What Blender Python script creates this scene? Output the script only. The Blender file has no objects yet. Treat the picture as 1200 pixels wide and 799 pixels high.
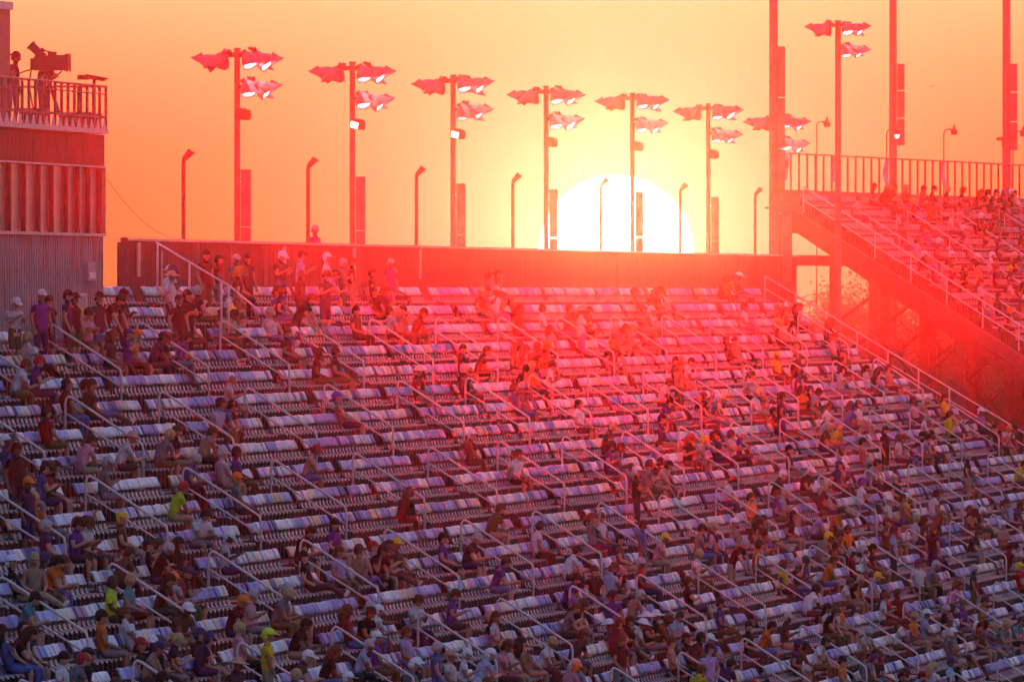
import bpy, bmesh, math, random
import numpy as np
from mathutils import Vector, Matrix

# ------------------------------------------------------------------ camera, sky, sun, exposure
F = 14500.0                      # focal length in photo pixels (photo is 1200 wide): a long telephoto
VPX, HY = 2684.0, 344.0          # vanishing point of the seat rows, horizon height
TH = math.atan((VPX - 600) / F)  # the rows run TH to the right of the view axis
CT, ST = math.cos(TH), math.sin(TH)
CZ = 22.0                        # camera height above the ground
R = math.radians
sc = bpy.context.scene
cam = bpy.data.cameras.new('camera'); cam.sensor_width = 36; cam.lens = 36 * F / 1200
cam.clip_start = 1; cam.clip_end = 6000
camo = bpy.data.objects.new('camera', cam); sc.collection.objects.link(camo)
camo.location = (0, 0, CZ)
camo.rotation_euler = (math.pi / 2 - math.atan((399.5 - HY) / F), 0, TH)
sc.camera = camo

SUN_AZ = TH - math.atan((722 - 600) / F)      # to the left of +Y
SUN_EL = math.atan((HY - 296) / F)
SUN_DIR = Vector((-math.sin(SUN_AZ) * math.cos(SUN_EL), math.cos(SUN_AZ) * math.cos(SUN_EL), math.sin(SUN_EL)))
SUN_RADIUS = 89 / F
SKY_STRENGTH = 0.15
SUN_STRENGTH = 0.100
EXPOSURE = 3.6

world = bpy.data.worlds.new('World'); sc.world = world; world.use_nodes = True
nt = world.node_tree; bg = nt.nodes['Background']
sky = nt.nodes.new('ShaderNodeTexSky'); sky.sky_type = 'NISHITA'; sky.sun_disc = False
sky.sun_elevation = SUN_EL; sky.sun_rotation = -SUN_AZ
sky.air_density = 1.0; sky.dust_density = 4.4; sky.ozone_density = 2.5
hs = nt.nodes.new('ShaderNodeHueSaturation'); hs.inputs['Saturation'].default_value = 0.86
tint = nt.nodes.new('ShaderNodeVectorMath'); tint.operation = 'MULTIPLY'; tint.inputs[1].default_value = (1.34, .85, .95)   # sky light tinted magenta to stand in for the red glare
nt.links.new(sky.outputs[0], tint.inputs[0]); nt.links.new(tint.outputs[0], hs.inputs['Color'])
tc = nt.nodes.new('ShaderNodeTexCoord')
sub = nt.nodes.new('ShaderNodeVectorMath'); sub.operation = 'SUBTRACT'; sub.inputs[1].default_value = SUN_DIR
nt.links.new(tc.outputs['Generated'], sub.inputs[0])
ln = nt.nodes.new('ShaderNodeVectorMath'); ln.operation = 'LENGTH'; nt.links.new(sub.outputs[0], ln.inputs[0])
disc = nt.nodes.new('ShaderNodeMapRange'); disc.interpolation_type = 'SMOOTHSTEP'
disc.inputs['From Min'].default_value = SUN_RADIUS * 0.97; disc.inputs['From Max'].default_value = SUN_RADIUS * 1.03
disc.inputs['To Min'].default_value = 1; disc.inputs['To Max'].default_value = 0
nt.links.new(ln.outputs['Value'], disc.inputs['Value'])
# circumsolar aureole of a hazy evening, round the sun's own direction
def wmath(op, a, b=None):
    n = nt.nodes.new('ShaderNodeMath'); n.operation = op
    for i, v in enumerate((a, b)):
        if v is None: continue
        if isinstance(v, (int, float)): n.inputs[i].default_value = v
        else: nt.links.new(v, n.inputs[i])
    return n.outputs[0]
aur = wmath('EXPONENT', wmath('MULTIPLY', ln.outputs['Value'], -1 / 0.06))
def scaled(color, fac):
    n = nt.nodes.new('ShaderNodeVectorMath'); n.operation = 'SCALE'; n.inputs[0].default_value = color
    nt.links.new(fac, n.inputs['Scale']); return n.outputs[0]
def vadd(a, b):
    n = nt.nodes.new('ShaderNodeVectorMath'); n.operation = 'ADD'
    nt.links.new(a, n.inputs[0]); nt.links.new(b, n.inputs[1]); return n.outputs[0]
aur2 = wmath('EXPONENT', wmath('MULTIPLY', ln.outputs['Value'], -1 / 0.009))
tot = vadd(vadd(vadd(hs.outputs[0], scaled((0.36, 0.205, 0.060), aur)), scaled((14, 11, 7.5), disc.outputs[0])), scaled((0.05, 0.0, 0.25), aur2))
nt.links.new(tot, bg.inputs['Color']); bg.inputs['Strength'].default_value = SKY_STRENGTH

sun = bpy.data.lights.new('sun', 'SUN'); sun.energy = SUN_STRENGTH; sun.angle = 2 * SUN_RADIUS; sun.color = (1.0, 0.008, 0.002)
suno = bpy.data.objects.new('sun', sun); sc.collection.objects.link(suno)
suno.rotation_euler = (-SUN_DIR).to_track_quat('-Z', 'Y').to_euler()
suno.location = (0, 0, 80)

vs = sc.view_settings; vs.view_transform = 'Standard'; vs.look = 'None'; vs.exposure = EXPOSURE; vs.gamma = 1; vs.use_curve_mapping = False
cy = sc.cycles
cy.use_denoising = True; cy.max_bounces = 5; cy.diffuse_bounces = 3; cy.glossy_bounces = 3; cy.volume_bounces = 0; cy.transparent_max_bounces = 8
cy.sample_clamp_indirect = 4; cy.caustics_reflective = False; cy.caustics_refractive = False

# haze: the evening air, its scatter shaped to stand in for lens glare (settings here with the light, the box itself at the end)
HAZE_DENSITY, HAZE_G, HAZE_COLOR = 0.00015, 0.991, (1.0, 0.93, 0.88, 1)

# ------------------------------------------------------------------ helpers
rnd = random.Random(7)
COL = sc.collection
def at_plane(x, y, D):
    """the point of the plane X = -D that the photo shows at (x, y)"""
    z = F * D / (CT * (VPX - x)); t = (z - D * ST) / CT
    return Vector((-D, t, CZ - (y - HY) * z / F))
def at_depth(x, y, z):
    lat = (x - 600) * z / F
    return Vector((-ST * z + CT * lat, CT * z + ST * lat, CZ - (y - HY) * z / F))
def project(p):
    z = -p[0] * ST + p[1] * CT; lat = p[0] * CT + p[1] * ST
    return 600 + F * lat / z, HY + F * (CZ - p[2]) / z, F / z

class MB:
    def __init__(s): s.v = []; s.f = []; s.m = []; s.c = []
    def add(s, verts, faces, m=0, col=None):
        o = len(s.v); s.v += [tuple(p) for p in verts]
        for f in faces:
            s.f.append(tuple(i + o for i in f)); s.m.append(m); s.c.append(col)
    def box(s, x0, x1, y0, y1, z0, z1, m=0, col=None, M=None):
        vv = [Vector((x, y, z)) for x in (x0, x1) for y in (y0, y1) for z in (z0, z1)]
        if M is not None: vv = [M @ p for p in vv]
        s.add(vv, [(0, 1, 3, 2), (4, 6, 7, 5), (0, 4, 5, 1), (2, 3, 7, 6), (0, 2, 6, 4), (1, 5, 7, 3)], m, col)
    def tube(s, pts, rad, n=6, m=0, col=None, cap=True):
        pts = [Vector(p) for p in pts]; k = len(pts)
        rads = rad if isinstance(rad, (list, tuple)) else [rad] * k
        rings = []; up = None
        for i, p in enumerate(pts):
            t = (pts[min(i + 1, k - 1)] - pts[max(i - 1, 0)]).normalized()
            if up is None:
                up = Vector((0, 0, 1)) if abs(t.z) < .9 else Vector((1, 0, 0))
            a = t.cross(up).normalized(); up = a.cross(t).normalized()
            rings.append([p + rads[i] * (math.cos(2 * math.pi * j / n) * a + math.sin(2 * math.pi * j / n) * up) for j in range(n)])
        vv = [q for r_ in rings for q in r_]; ff = []
        for i in range(k - 1):
            for j in range(n):
                ff.append((i * n + j, i * n + (j + 1) % n, (i + 1) * n + (j + 1) % n, (i + 1) * n + j))
        if cap: ff += [tuple(range(n))[::-1], tuple(range((k - 1) * n, k * n))]
        s.add(vv, ff, m, col)
    def mesh(s, name, mats=(), smooth=False, attr=None):
        me = bpy.data.meshes.new(name); me.from_pydata(s.v, [], s.f)
        for q in mats: me.materials.append(q)
        if any(s.m): me.polygons.foreach_set('material_index', s.m)
        if attr:
            a = me.color_attributes.new(attr, 'FLOAT_COLOR', 'CORNER')
            arr = np.empty((len(me.loops), 4), 'f'); i = 0
            for f, c in zip(s.f, s.c):
                arr[i:i + len(f)] = (*(c or (.5, .5, .5)), 1); i += len(f)
            a.data.foreach_set('color', arr.ravel())
        if smooth: me.polygons.foreach_set('use_smooth', [True] * len(me.polygons))
        me.update(); return me
    def build(s, name, mats, parent=None, smooth=False, attr=None):
        if not isinstance(mats, (list, tuple)): mats = [mats]
        return link(name, s.mesh(name, mats, smooth, attr), parent)
def link(name, data, parent=None, M=None):
    o = bpy.data.objects.new(name, data); COL.objects.link(o)
    if parent is not None: o.parent = parent
    if M is not None: o.matrix_local = M
    return o
def tag(o, label=None, cat=None, group=None, kind=None):
    if label: o['label'] = label
    if cat: o['category'] = cat
    if group: o['group'] = group
    if kind: o['kind'] = kind
    return o
def empty(name, loc, rz=0):
    o = bpy.data.objects.new(name, None); COL.objects.link(o); o.location = loc; o.rotation_euler = (0, 0, rz)
    o.empty_display_size = .3
    return o
def rotz(a): return Matrix.Rotation(a, 4, 'Z')
def tr(*p): return Matrix.Translation(Vector(p))

def mat(name, color, rough=.6, metal=0, vary=.15, scale=6, streak=None, spec=.4, bump=0):
    m = bpy.data.materials.new(name); m.use_nodes = True; t = m.node_tree; b = t.nodes['Principled BSDF']
    b.inputs['Roughness'].default_value = rough; b.inputs['Metallic'].default_value = metal
    b.inputs['Specular IOR Level'].default_value = spec
    tcn = t.nodes.new('ShaderNodeTexCoord'); nz = t.nodes.new('ShaderNodeTexNoise'); nz.inputs['Scale'].default_value = scale; nz.inputs['Detail'].default_value = 6
    mp = t.nodes.new('ShaderNodeMapping'); t.links.new(tcn.outputs['Object'], mp.inputs[0]); t.links.new(mp.outputs[0], nz.inputs['Vector'])
    if streak: mp.inputs['Scale'].default_value = streak
    cr = t.nodes.new('ShaderNodeValToRGB'); c = Vector(color)
    cr.color_ramp.elements[0].position = .3; cr.color_ramp.elements[1].position = .7
    cr.color_ramp.elements[0].color = (*(c * (1 - vary)), 1); cr.color_ramp.elements[1].color = (*(c * (1 + vary)), 1)
    t.links.new(nz.outputs[0], cr.inputs[0]); t.links.new(cr.outputs[0], b.inputs['Base Color'])
    if bump:
        bn = t.nodes.new('ShaderNodeBump'); bn.inputs['Strength'].default_value = bump; bn.inputs['Distance'].default_value = .02
        t.links.new(nz.outputs[0], bn.inputs['Height']); t.links.new(bn.outputs[0], b.inputs['Normal'])
    return m
def attr_mat(name, attr, kind='GEOMETRY', rough=.6, spec=.3, vary=.18, scale=20):
    """colour from a mesh colour attribute or from the object's own property, with wear on it"""
    m = bpy.data.materials.new(name); m.use_nodes = True; t = m.node_tree; b = t.nodes['Principled BSDF']
    b.inputs['Roughness'].default_value = rough; b.inputs['Specular IOR Level'].default_value = spec
    a = t.nodes.new('ShaderNodeAttribute'); a.attribute_type = kind; a.attribute_name = attr
    tcn = t.nodes.new('ShaderNodeTexCoord'); nz = t.nodes.new('ShaderNodeTexNoise'); nz.inputs['Scale'].default_value = scale; nz.inputs['Detail'].default_value = 4
    t.links.new(tcn.outputs['Object'], nz.inputs['Vector'])
    mr = t.nodes.new('ShaderNodeMapRange'); mr.inputs['From Min'].default_value = .3; mr.inputs['From Max'].default_value = .7
    mr.inputs['To Min'].default_value = 1 - vary; mr.inputs['To Max'].default_value = 1 + vary
    t.links.new(nz.outputs[0], mr.inputs[0])
    sc_ = t.nodes.new('ShaderNodeVectorMath'); sc_.operation = 'SCALE'
    t.links.new(a.outputs['Color'], sc_.inputs[0]); t.links.new(mr.outputs[0], sc_.inputs['Scale'])
    t.links.new(sc_.outputs[0], b.inputs['Base Color'])
    return m
def emit_mat(name, color, strength):
    m = bpy.data.materials.new(name); m.use_nodes = True; b = m.node_tree.nodes['Principled BSDF']
    b.inputs['Base Color'].default_value = (.8, .8, .8, 1)
    b.inputs['Emission Color'].default_value = (*color, 1); b.inputs['Emission Strength'].default_value = strength
    return m

M_conc = mat('tread_concrete', (.055, .05, .052), .85, vary=.35, scale=2.5, bump=.3)
M_steel = mat('galvanised_steel', (.62, .58, .57), .5, .2, vary=.15, scale=12)
M_dsteel = mat('dark_steel', (.07, .055, .055), .55, .2, vary=.3, scale=4)
M_pole = mat('pole_steel', (.16, .13, .13), .5, .3, vary=.25, scale=3)
M_wall = mat('brown_panel', (.13, .055, .045), .75, vary=.3, scale=3, streak=(1, 1, .25))
M_trim = mat('pale_trim', (.62, .52, .46), .6, vary=.15)
M_white = mat('white_paint', (.75, .73, .72), .5, vary=.08)
M_glass = mat('window_glass', (.80, .72, .74), .28, .9, vary=.12, scale=1.5, spec=.6)
M_black = mat('black_plastic', (.025, .024, .026), .5, vary=.2)
M_lens = emit_mat('lit_lamp', (1.0, .93, .82), 0.9)
M_refl = mat('reflector_metal', (.17, .13, .16), .45, .4, vary=.2, scale=5)
M_seat = attr_mat('seat_plastic', 'col', rough=.5, spec=.4, vary=.22, scale=9)
M_crowd = attr_mat('crowd_cloth', 'col', rough=.8, spec=.15, vary=.2, scale=14)
M_grass = mat('grass_ground', (.06, .07, .03), .9, vary=.4, scale=.2)
M_bark = mat('bark', (.07, .05, .04), .9, vary=.3)
M_leaf = mat('leaves', (.06, .075, .03), .8, vary=.45, scale=1.2)

# ------------------------------------------------------------------ ground
g = MB(); g.box(-300, 160, -40, 760, -.5, 0); tag(g.build('ground', M_grass), kind='structure')

# ------------------------------------------------------------------ main grandstand
ROW_D, ROW_R = .84, .504            # tread depth, riser
D0 = 51.25                          # distance of the top row's seat backs from the camera line
FZ0 = CZ - .66                      # top row's floor
T_END = 416.0                       # far end of the stand
NROW = 27
AISLE0, AISLE_S, AISLE_W = 269.8, 11.62, 1.0
TOWER_D = 50.05; TOWER_T1 = (F * TOWER_D / (CT * (VPX - 122)) - TOWER_D * ST) / CT
def row_D(k): return D0 - ROW_D * k
def row_z(k): return FZ0 - ROW_R * k
def row_range(k):
    """the stretch of row k that the photo shows, a margin added"""
    D = row_D(k); ts = []
    for x in range(-60, 1290, 10):
        z = F * D / (CT * (VPX - x)); t = (z - D * ST) / CT
        y = HY + F * (CZ - row_z(k) - 1.0) / z
        if y < 830: ts.append(t)
    if not ts: return None
    a, b = min(ts), min(max(ts), T_END - .8)
    if k < 2: a = max(a, TOWER_T1 + .4)
    return (a, b) if b > a + 1 else None

stand = empty('grandstand', (-D0 + 12, 330, 0))
tag(stand, 'long tiered grandstand with rows of many-coloured seats and sloping aisle handrails', 'grandstand')
SI = stand.matrix_basis.inverted()
def on_stand(o):
    o.parent = stand; o.matrix_parent_inverse = Matrix.Translation(-stand.location); return o

T_START = 190.0
for k in range(NROW):
    m = MB(); D = row_D(k); z = row_z(k)
    xb = -D - .16 if k else -D - 1.5
    t0 = T_START if k >= 2 else TOWER_T1 + .3
    m.box(xb, -D + ROW_D - .16 + .03, t0, T_END, z - .62, z)
    m.box(-D + ROW_D - .16 + .03, -D + ROW_D - .16 + .036, t0, T_END, z - .05, z - .004, 1)     # worn nosing
    on_stand(m.build('tread', [M_conc, M_steel]))
m = MB(); Dl = row_D(NROW - 1)
m.box(-Dl + ROW_D, -Dl + ROW_D + .25, T_START, T_END, 0, row_z(NROW - 1) + .9)
on_stand(m.build('front_wall', M_conc))
m = MB()                                                  # slab and posts carrying the treads
for t in np.arange(T_START + 4, T_END, 11.62):
    for k in (3, 11, 19):
        m.box(-row_D(k) - .2, -row_D(k) + .2, t - .2, t + .2, 0, row_z(k) - .62)
on_stand(m.build('column_row', M_conc))['kind'] = 'stuff'

aisles = [AISLE0 + AISLE_S * i for i in range(-7, 13)]
aisles = [a for a in aisles if a < T_END - 3]
def near_aisle(t): return min(abs(t - a) for a in aisles)
m = MB()                                                  # half steps in the aisles
for a in aisles:
    for k in range(1, NROW):
        rr = row_range(k)
        if not rr or not (rr[0] - 3 < a < rr[1] + 3) or (k < 2 and a < TOWER_T1 + 1): continue
        xb = -row_D(k) - .16 + .0
        m.box(xb + .034, xb + .44, a - AISLE_W / 2, a + AISLE_W / 2, row_z(k) + .002, row_z(k) + ROW_R / 2)
        m.box(xb + .405, xb + .445, a - AISLE_W / 2 + .01, a + AISLE_W / 2 - .01, row_z(k) + ROW_R / 2 - .05, row_z(k) + ROW_R / 2 + .004, 1)
on_stand(m.build('aisle_steps', [M_conc, M_steel]))['kind'] = 'stuff'

# seats -----------------------------------------------------------
PAL = [((.27, .27, .58), 18), ((.44, .45, .70), 18), ((.74, .74, .78), 30), ((.86, .84, .82), 20), ((.66, .51, .34), 11),
       ((.74, .66, .52), 11), ((.42, .24, .46), 5), ((.09, .09, .24), 6)]
PALC = [p[0] for p in PAL]; PALW = [p[1] for p in PAL]
PIPE = (.045, .04, .045)
def seat_mesh(m, col, M=Matrix(), w=.41):
    """bucket seat: backrest, slot, lower shell running into the pan, stanchion; x forward, y along the row"""
    def shell(prof, th, y0, y1, c, dish=0):
        n = len(prof); pts = []
        ys = (y0, y0 * .55, y1 * .55, y1) if dish else (y0, y1)
        for y in ys:
            dd = dish if abs(y) > abs(y1) * .8 else 0
            pts += [M @ Vector((x + dd, y, z)) for x, z in prof] + [M @ Vector((x - th * nx + dd, y, z - th * nz)) for (x, z), (nx, nz) in zip(prof, norms(prof))]
        ff = []
        for q in range(len(ys) - 1):
            a, b = q * 2 * n, (q + 1) * 2 * n
            for i in range(n - 1):
                ff.append((a + i, b + i, b + i + 1, a + i + 1)); ff.append((a + n + i, a + n + i + 1, b + n + i + 1, b + n + i))
            ff.append((a, a + n, b + n, b)); ff.append((a + n - 1, b + n - 1, b + 2 * n - 1, a + 2 * n - 1))
        b = (len(ys) - 1) * 2 * n
        for i in range(n - 1):
            ff.append((i, i + 1, n + i + 1, n + i)); ff.append((b + i, b + n + i, b + n + i + 1, b + i + 1))
        m.add(pts, ff, 0, c)
    def norms(prof):
        out = []
        for i in range(len(prof)):
            a = prof[max(i - 1, 0)]; b = prof[min(i + 1, len(prof) - 1)]
            dx, dz = b[0] - a[0], b[1] - a[1]; L = math.hypot(dx, dz); out.append((-dz / L, dx / L))
        return out
    h = w / 2
    return shell, h
def seat_back(m, col, M=Matrix()):
    sh, h = seat_mesh(m, col, M)
    sh([(.035, .635), (.0, .715), (-.04, .80), (-.070, .832)], -.032, -h, h, col, dish=.045)
def seat_base(m, col, M=Matrix()):
    sh, h = seat_mesh(m, col, M)
    shade_col = tuple(.26 * c + .015 for c in col)  # lower shell darkened: shade below the backrest put into its colour
    sh([(.065, .555), (.085, .47), (.14, .425), (.36, .43)], -.03, -h * .62, h * .62, shade_col)
    sh([(.36, .43), (.40, .425), (.41, .395)], -.03, -h * .28, h * .28, (.36, .33, .32))  # paler lip: sky highlight on the front edge painted in
    m.box(.10, .17, -.03, .03, 0, .41, 0, PIPE, M)
    m.box(.02, .06, -.20, -.16, .42, .60, 0, PIPE, M); m.box(.02, .06, .16, .20, .42, .60, 0, PIPE, M)
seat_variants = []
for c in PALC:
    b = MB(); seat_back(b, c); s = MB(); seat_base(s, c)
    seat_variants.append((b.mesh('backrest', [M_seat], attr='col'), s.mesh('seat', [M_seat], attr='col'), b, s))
seat_list = []                                            # (pixel scale, palette index, location)
srnd = random.Random(3)
for k in range(NROW):
    rr = row_range(k)
    if not rr: continue
    t = T_END - .9 - int((T_END - .9 - rr[0]) / .5) * .5; run = 0; ci = 0
    mood = srnd.random()
    while t < rr[1]:
        if run <= 0:
            run = srnd.choice((1, 1, 1, 1, 2, 2, 3)); ci = srnd.choices(range(len(PAL)), PALW)[0]
            if math.sin(t * .37 + k * 2.1 + mood) > .55: ci = srnd.choices(range(len(PAL)), [60, 20, 8, 4, 2, 3, 6, 8])[0]; run += 1
        if near_aisle(t) > AISLE_W / 2 + .14:
            p = Vector((-row_D(k), t, row_z(k))); px, py, s = project(p + Vector((0, 0, .6)))
            seat_list.append((s if (0 < px < 1200 and py < 800) else 0, ci, p))
        run -= 1; t += .5
seat_list.sort(key=lambda q: -q[0])
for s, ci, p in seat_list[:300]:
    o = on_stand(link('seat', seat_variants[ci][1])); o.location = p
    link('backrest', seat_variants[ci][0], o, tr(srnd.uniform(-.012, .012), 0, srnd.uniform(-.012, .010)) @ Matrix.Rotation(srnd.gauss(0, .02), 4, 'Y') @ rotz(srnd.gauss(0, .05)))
def bulk(parts, name, mats):
    """one mesh from many transformed copies of MB prototypes: parts = [(MB, 4x4)]"""
    V = []; Fl = []; C = []; off = 0
    cache = {}
    for mb, M in parts:
        if id(mb) not in cache:
            cache[id(mb)] = (np.array(mb.v, 'f'), [len(f) for f in mb.f], np.concatenate([np.array(f) for f in mb.f]), np.repeat(np.array([c or (.5, .5, .5) for c in mb.c], 'f'), [len(f) for f in mb.f], axis=0))
        v, n, idx, c = cache[id(mb)]
        A = np.array(M, 'f'); V.append(v @ A[:3, :3].T + A[:3, 3]); Fl.append((n, idx + off)); C.append(c); off += len(v)
    me = bpy.data.meshes.new(name); V = np.concatenate(V)
    counts = np.concatenate([f[0] for f in Fl]); idx = np.concatenate([f[1] for f in Fl])
    me.vertices.add(len(V)); me.vertices.foreach_set('co', V.ravel())
    me.loops.add(len(idx)); me.loops.foreach_set('vertex_index', idx.astype('i'))
    me.polygons.add(len(counts)); st = np.zeros(len(counts), 'i'); st[1:] = np.cumsum(counts)[:-1]
    me.polygons.foreach_set('loop_start', st); me.polygons.foreach_set('loop_total', counts.astype('i'))
    a = me.color_attributes.new('col', 'FLOAT_COLOR', 'CORNER'); C = np.concatenate(C)
    a.data.foreach_set('color', np.concatenate([C, np.ones((len(C), 1), 'f')], 1).ravel())
    for q in mats: me.materials.append(q)
    me.update(calc_edges=True); me.validate(); return me
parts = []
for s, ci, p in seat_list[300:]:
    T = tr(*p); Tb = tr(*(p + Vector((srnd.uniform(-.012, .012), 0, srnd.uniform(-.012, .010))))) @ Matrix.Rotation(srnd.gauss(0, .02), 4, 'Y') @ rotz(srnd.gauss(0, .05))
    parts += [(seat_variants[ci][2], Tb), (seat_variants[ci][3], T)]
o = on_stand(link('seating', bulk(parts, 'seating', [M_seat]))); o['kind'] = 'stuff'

# handrails: a bent top rail on two posts and a middle rail -----------
def rail_proto(nr=2, top=1.0, mid=.62):
    L, H = ROW_D * nr, -ROW_R * nr; s = H / L
    def arc(c, r0, r1, u, v, n=5): return [c + math.cos(q) * u + math.sin(q) * v for q in np.linspace(r0, r1, n)]
    a = MB(); pts = [Vector((0, 0, 0)), Vector((0, 0, top - .16)), Vector((.02, 0, top - .05)), Vector((.075, 0, top + .005)), Vector((.16, 0, top - .03 + .0)),
                     Vector((L - .12, 0, top + H + .12 * -s - .01)), Vector((L - .03, 0, top + H - .0)), Vector((L, 0, top + H - .12)), Vector((L, 0, H))]
    a.tube(pts, .028, 6)
    b = MB(); b.tube([(0.02, 0, mid + .02), (L - .02, 0, mid + H)], .022, 6)
    return a.mesh('handrail', [M_steel], True), b.mesh('middle_rail', [M_steel], True)
rail_top, rail_mid = rail_proto()
for a in aisles:
    for k0 in (2, 5, 8, 11, 14, 17, 20, 23):
        p = Vector((-row_D(k0) + ROW_D * .45, a, row_z(k0)))
        px, py, s = project(p)
        if not (-160 < px < 1250 and py < 900): continue
        o = on_stand(link('handrail', rail_top)); o.location = p
        link('middle_rail', rail_mid, o)
# stair rail against the back wall near the tower
def long_rail(name, a, b, posts, hi=1.05):
    m = MB(); a, b = Vector(a), Vector(b)
    m.tube([a + Vector((0, 0, hi)), b + Vector((0, 0, hi))], .027, 6)
    m.tube([a + Vector((0, 0, hi * .52)), b + Vector((0, 0, hi * .52))], .02, 6)
    for q in posts:
        p = a.lerp(b, q); m.tube([p, p + Vector((0, 0, hi))], .024, 6)
    return m
p0 = at_plane(183, 284, D0 - .2); p1 = at_plane(270, 336, D0 - 2.1)
m = MB(); m.tube([p0, p1], .028, 6)
for q in (.02, .45, .88, .98):
    p = p0.lerp(p1, q); m.tube([p, Vector((p.x, p.y, p.z - 1.15))], .026, 6)
m.tube([p1, at_plane(305, 365, D0 - 2.95)], .024, 6)
on_stand(m.build('stair_rail', M_steel, smooth=True))

# far end: stringer wall and its railing, each post a part
zt = row_z(0); L = NROW * ROW_D
m = MB(); sl = ROW_R / ROW_D
for (x0, x1) in [(-D0 - 1.4, -D0 + NROW * ROW_D)]:
    za, zb = row_z(0) + .30 , row_z(0) + .30 - (x1 + D0) * sl
    vv = []
    for y in (T_END + .004, T_END + .22):
        vv += [Vector((x0, y, za)), Vector((-D0, y, za)), Vector((x1, y, zb)), Vector((x1, y, zb - 1.3)), Vector((-D0, y, za - 1.3)), Vector((x0, y, za - 1.3))]
    m.add(vv, [(0, 1, 4, 5), (1, 2, 3, 4), (6, 11, 10, 7), (7, 10, 9, 8), (0, 6, 7, 1), (1, 7, 8, 2), (5, 4, 10, 11), (4, 3, 9, 10), (0, 5, 11, 6), (2, 8, 9, 3)])
on_stand(m.build('stringer_wall', M_dsteel))
er = MB(); ptop = Vector((-D0 + .1, T_END + .1, row_z(0) + .3 + .95)); pbot = Vector((-D0 + 20, T_END + .1, row_z(0) + .3 + .95 - 19.9 * sl))
er.tube([ptop, pbot], .03, 6)
mid = Vector((0, 0, -.42)); er.tube([ptop + mid, pbot + mid], .024, 6)
endr = on_stand(er.build('end_railing', M_steel, smooth=True))
pm = MB(); pm.tube([(0, 0, -.95), (0, 0, 0)], .026, 6); pm = pm.mesh('post', [M_steel], True)
for i in range(20):
    o = link('post', pm, endr); o.location = ptop.lerp(pbot, i / 19.0)

# ------------------------------------------------------------------ back wall: panels, pale trim, pipes
WD = 52.6
w0, w1 = at_plane(148, 300, WD).y, at_plane(934, 300, WD).y
WTOP = CZ + 1.36; WBOT = row_z(0) - .6
wall = empty('back_wall', (-WD, w0, 0)); tag(wall, 'long dark brown panelled wall with pale top trim behind the top seat row', 'wall')
def on(parent, o):
    o.parent = parent; o.matrix_parent_inverse = parent.matrix_basis.inverted() if False else Matrix.Translation(-parent.location); return o
npan = 26; pl = (w1 - w0) / npan
pmesh = MB(); pmesh.box(-.09, 0, .012, pl - .012, WBOT, WTOP - .06)
for j in range(1, int(pl / .3)): pmesh.box(.001, .018, j * .3 - .02, j * .3 + .02, WBOT + .01, WTOP - .08)
pmesh = pmesh.mesh('panel', [M_wall])
for i in range(npan):
    o = on(wall, link('panel', pmesh)); o.location = (-WD - rnd.random() * .012, w0 + i * pl, 0)
m = MB(); m.box(-WD - .16, -WD + .07, w0 - .05, w1, WTOP - .058, WTOP); on(wall, m.build('top_trim', M_trim))
m = MB(); m.box(-WD - .12, -WD + .05, w0 - .14, w0 - .052, WBOT, WTOP + .02); on(wall, m.build('end_post', M_dsteel))
pp = MB(); pp.box(.03, .075, -.16, .16, WTOP - .95, WTOP - .10); pp = pp.mesh('pale_strip', [M_trim])
for x in (160, 331, 413, 490): o = on(wall, link('pale_strip', pp)); o.location = (-WD, at_plane(x, 300, WD).y, 0)
m = MB()
for x in (181, 187): m.tube([(-WD + .06, at_plane(x, 300, WD).y, WTOP - .3), (-WD + .06, at_plane(x, 300, WD).y, WBOT)], .022, 6)
on(wall, m.build('conduit', M_steel))
m = MB()
for i in range(npan + 1): m.box(-WD - .22, -WD - .10, w0 + i * pl - .06, w0 + i * pl + .06, 0, WTOP - .1)
o = on(wall, m.build('backing_posts', M_dsteel)); o['kind'] = 'stuff'

# ------------------------------------------------------------------ light poles
def fixture_mesh():
    """floodlight: flat-sided reflector cone with a long cut visor and cross ribs; light leaves along -z, visor towards +x"""
    m = MB(); n = 9
    def ring(r, z): return [Vector((r * math.cos(2 * math.pi * j / n), r * math.sin(2 * math.pi * j / n), z)) for j in range(n)]
    rs = [ring(.07, .26), ring(.15, .20), ring(.23, .06), ring(.27, -.10)]
    ri = [ring(.25, -.09), ring(.13, .17)]
    allr = rs + ri; pts = [p for r_ in allr for p in r_]; ff = [tuple(range(n))]
    for i in range(len(allr) - 1):
        for j in range(n): ff.append((i * n + j, (i + 1) * n + j, (i + 1) * n + (j + 1) % n, i * n + (j + 1) % n))
    m.add(pts, ff)
    arc = np.linspace(-1.75, 1.75, 8); v = []; ff = []
    for q in arc:                                           # visor: long at the front, cut back at the sides
        L = .26 * max(.0, math.cos(q * .85)) ** 1.6 + .02; c, s_ = math.cos(q), math.sin(q)
        for rr in (.272, .262): v += [Vector((rr * c, rr * s_, -.10)), Vector(((rr + L * .42) * c, (rr + L * .30) * s_, -.10 - L))]
    for i in range(7):
        a_ = i * 4; ff += [(a_, a_ + 1, a_ + 5, a_ + 4), (a_ + 2, a_ + 6, a_ + 7, a_ + 3), (a_ + 1, a_ + 3, a_ + 7, a_ + 5)]
    m.add(v, ff)
    m.box(.18, .34, -.012, .012, -.28, -.04); m.tube([(0, 0, .24), (0, 0, .36)], [.075, .06], 8)
    return m.mesh('lamp_hood', [M_refl])
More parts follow.
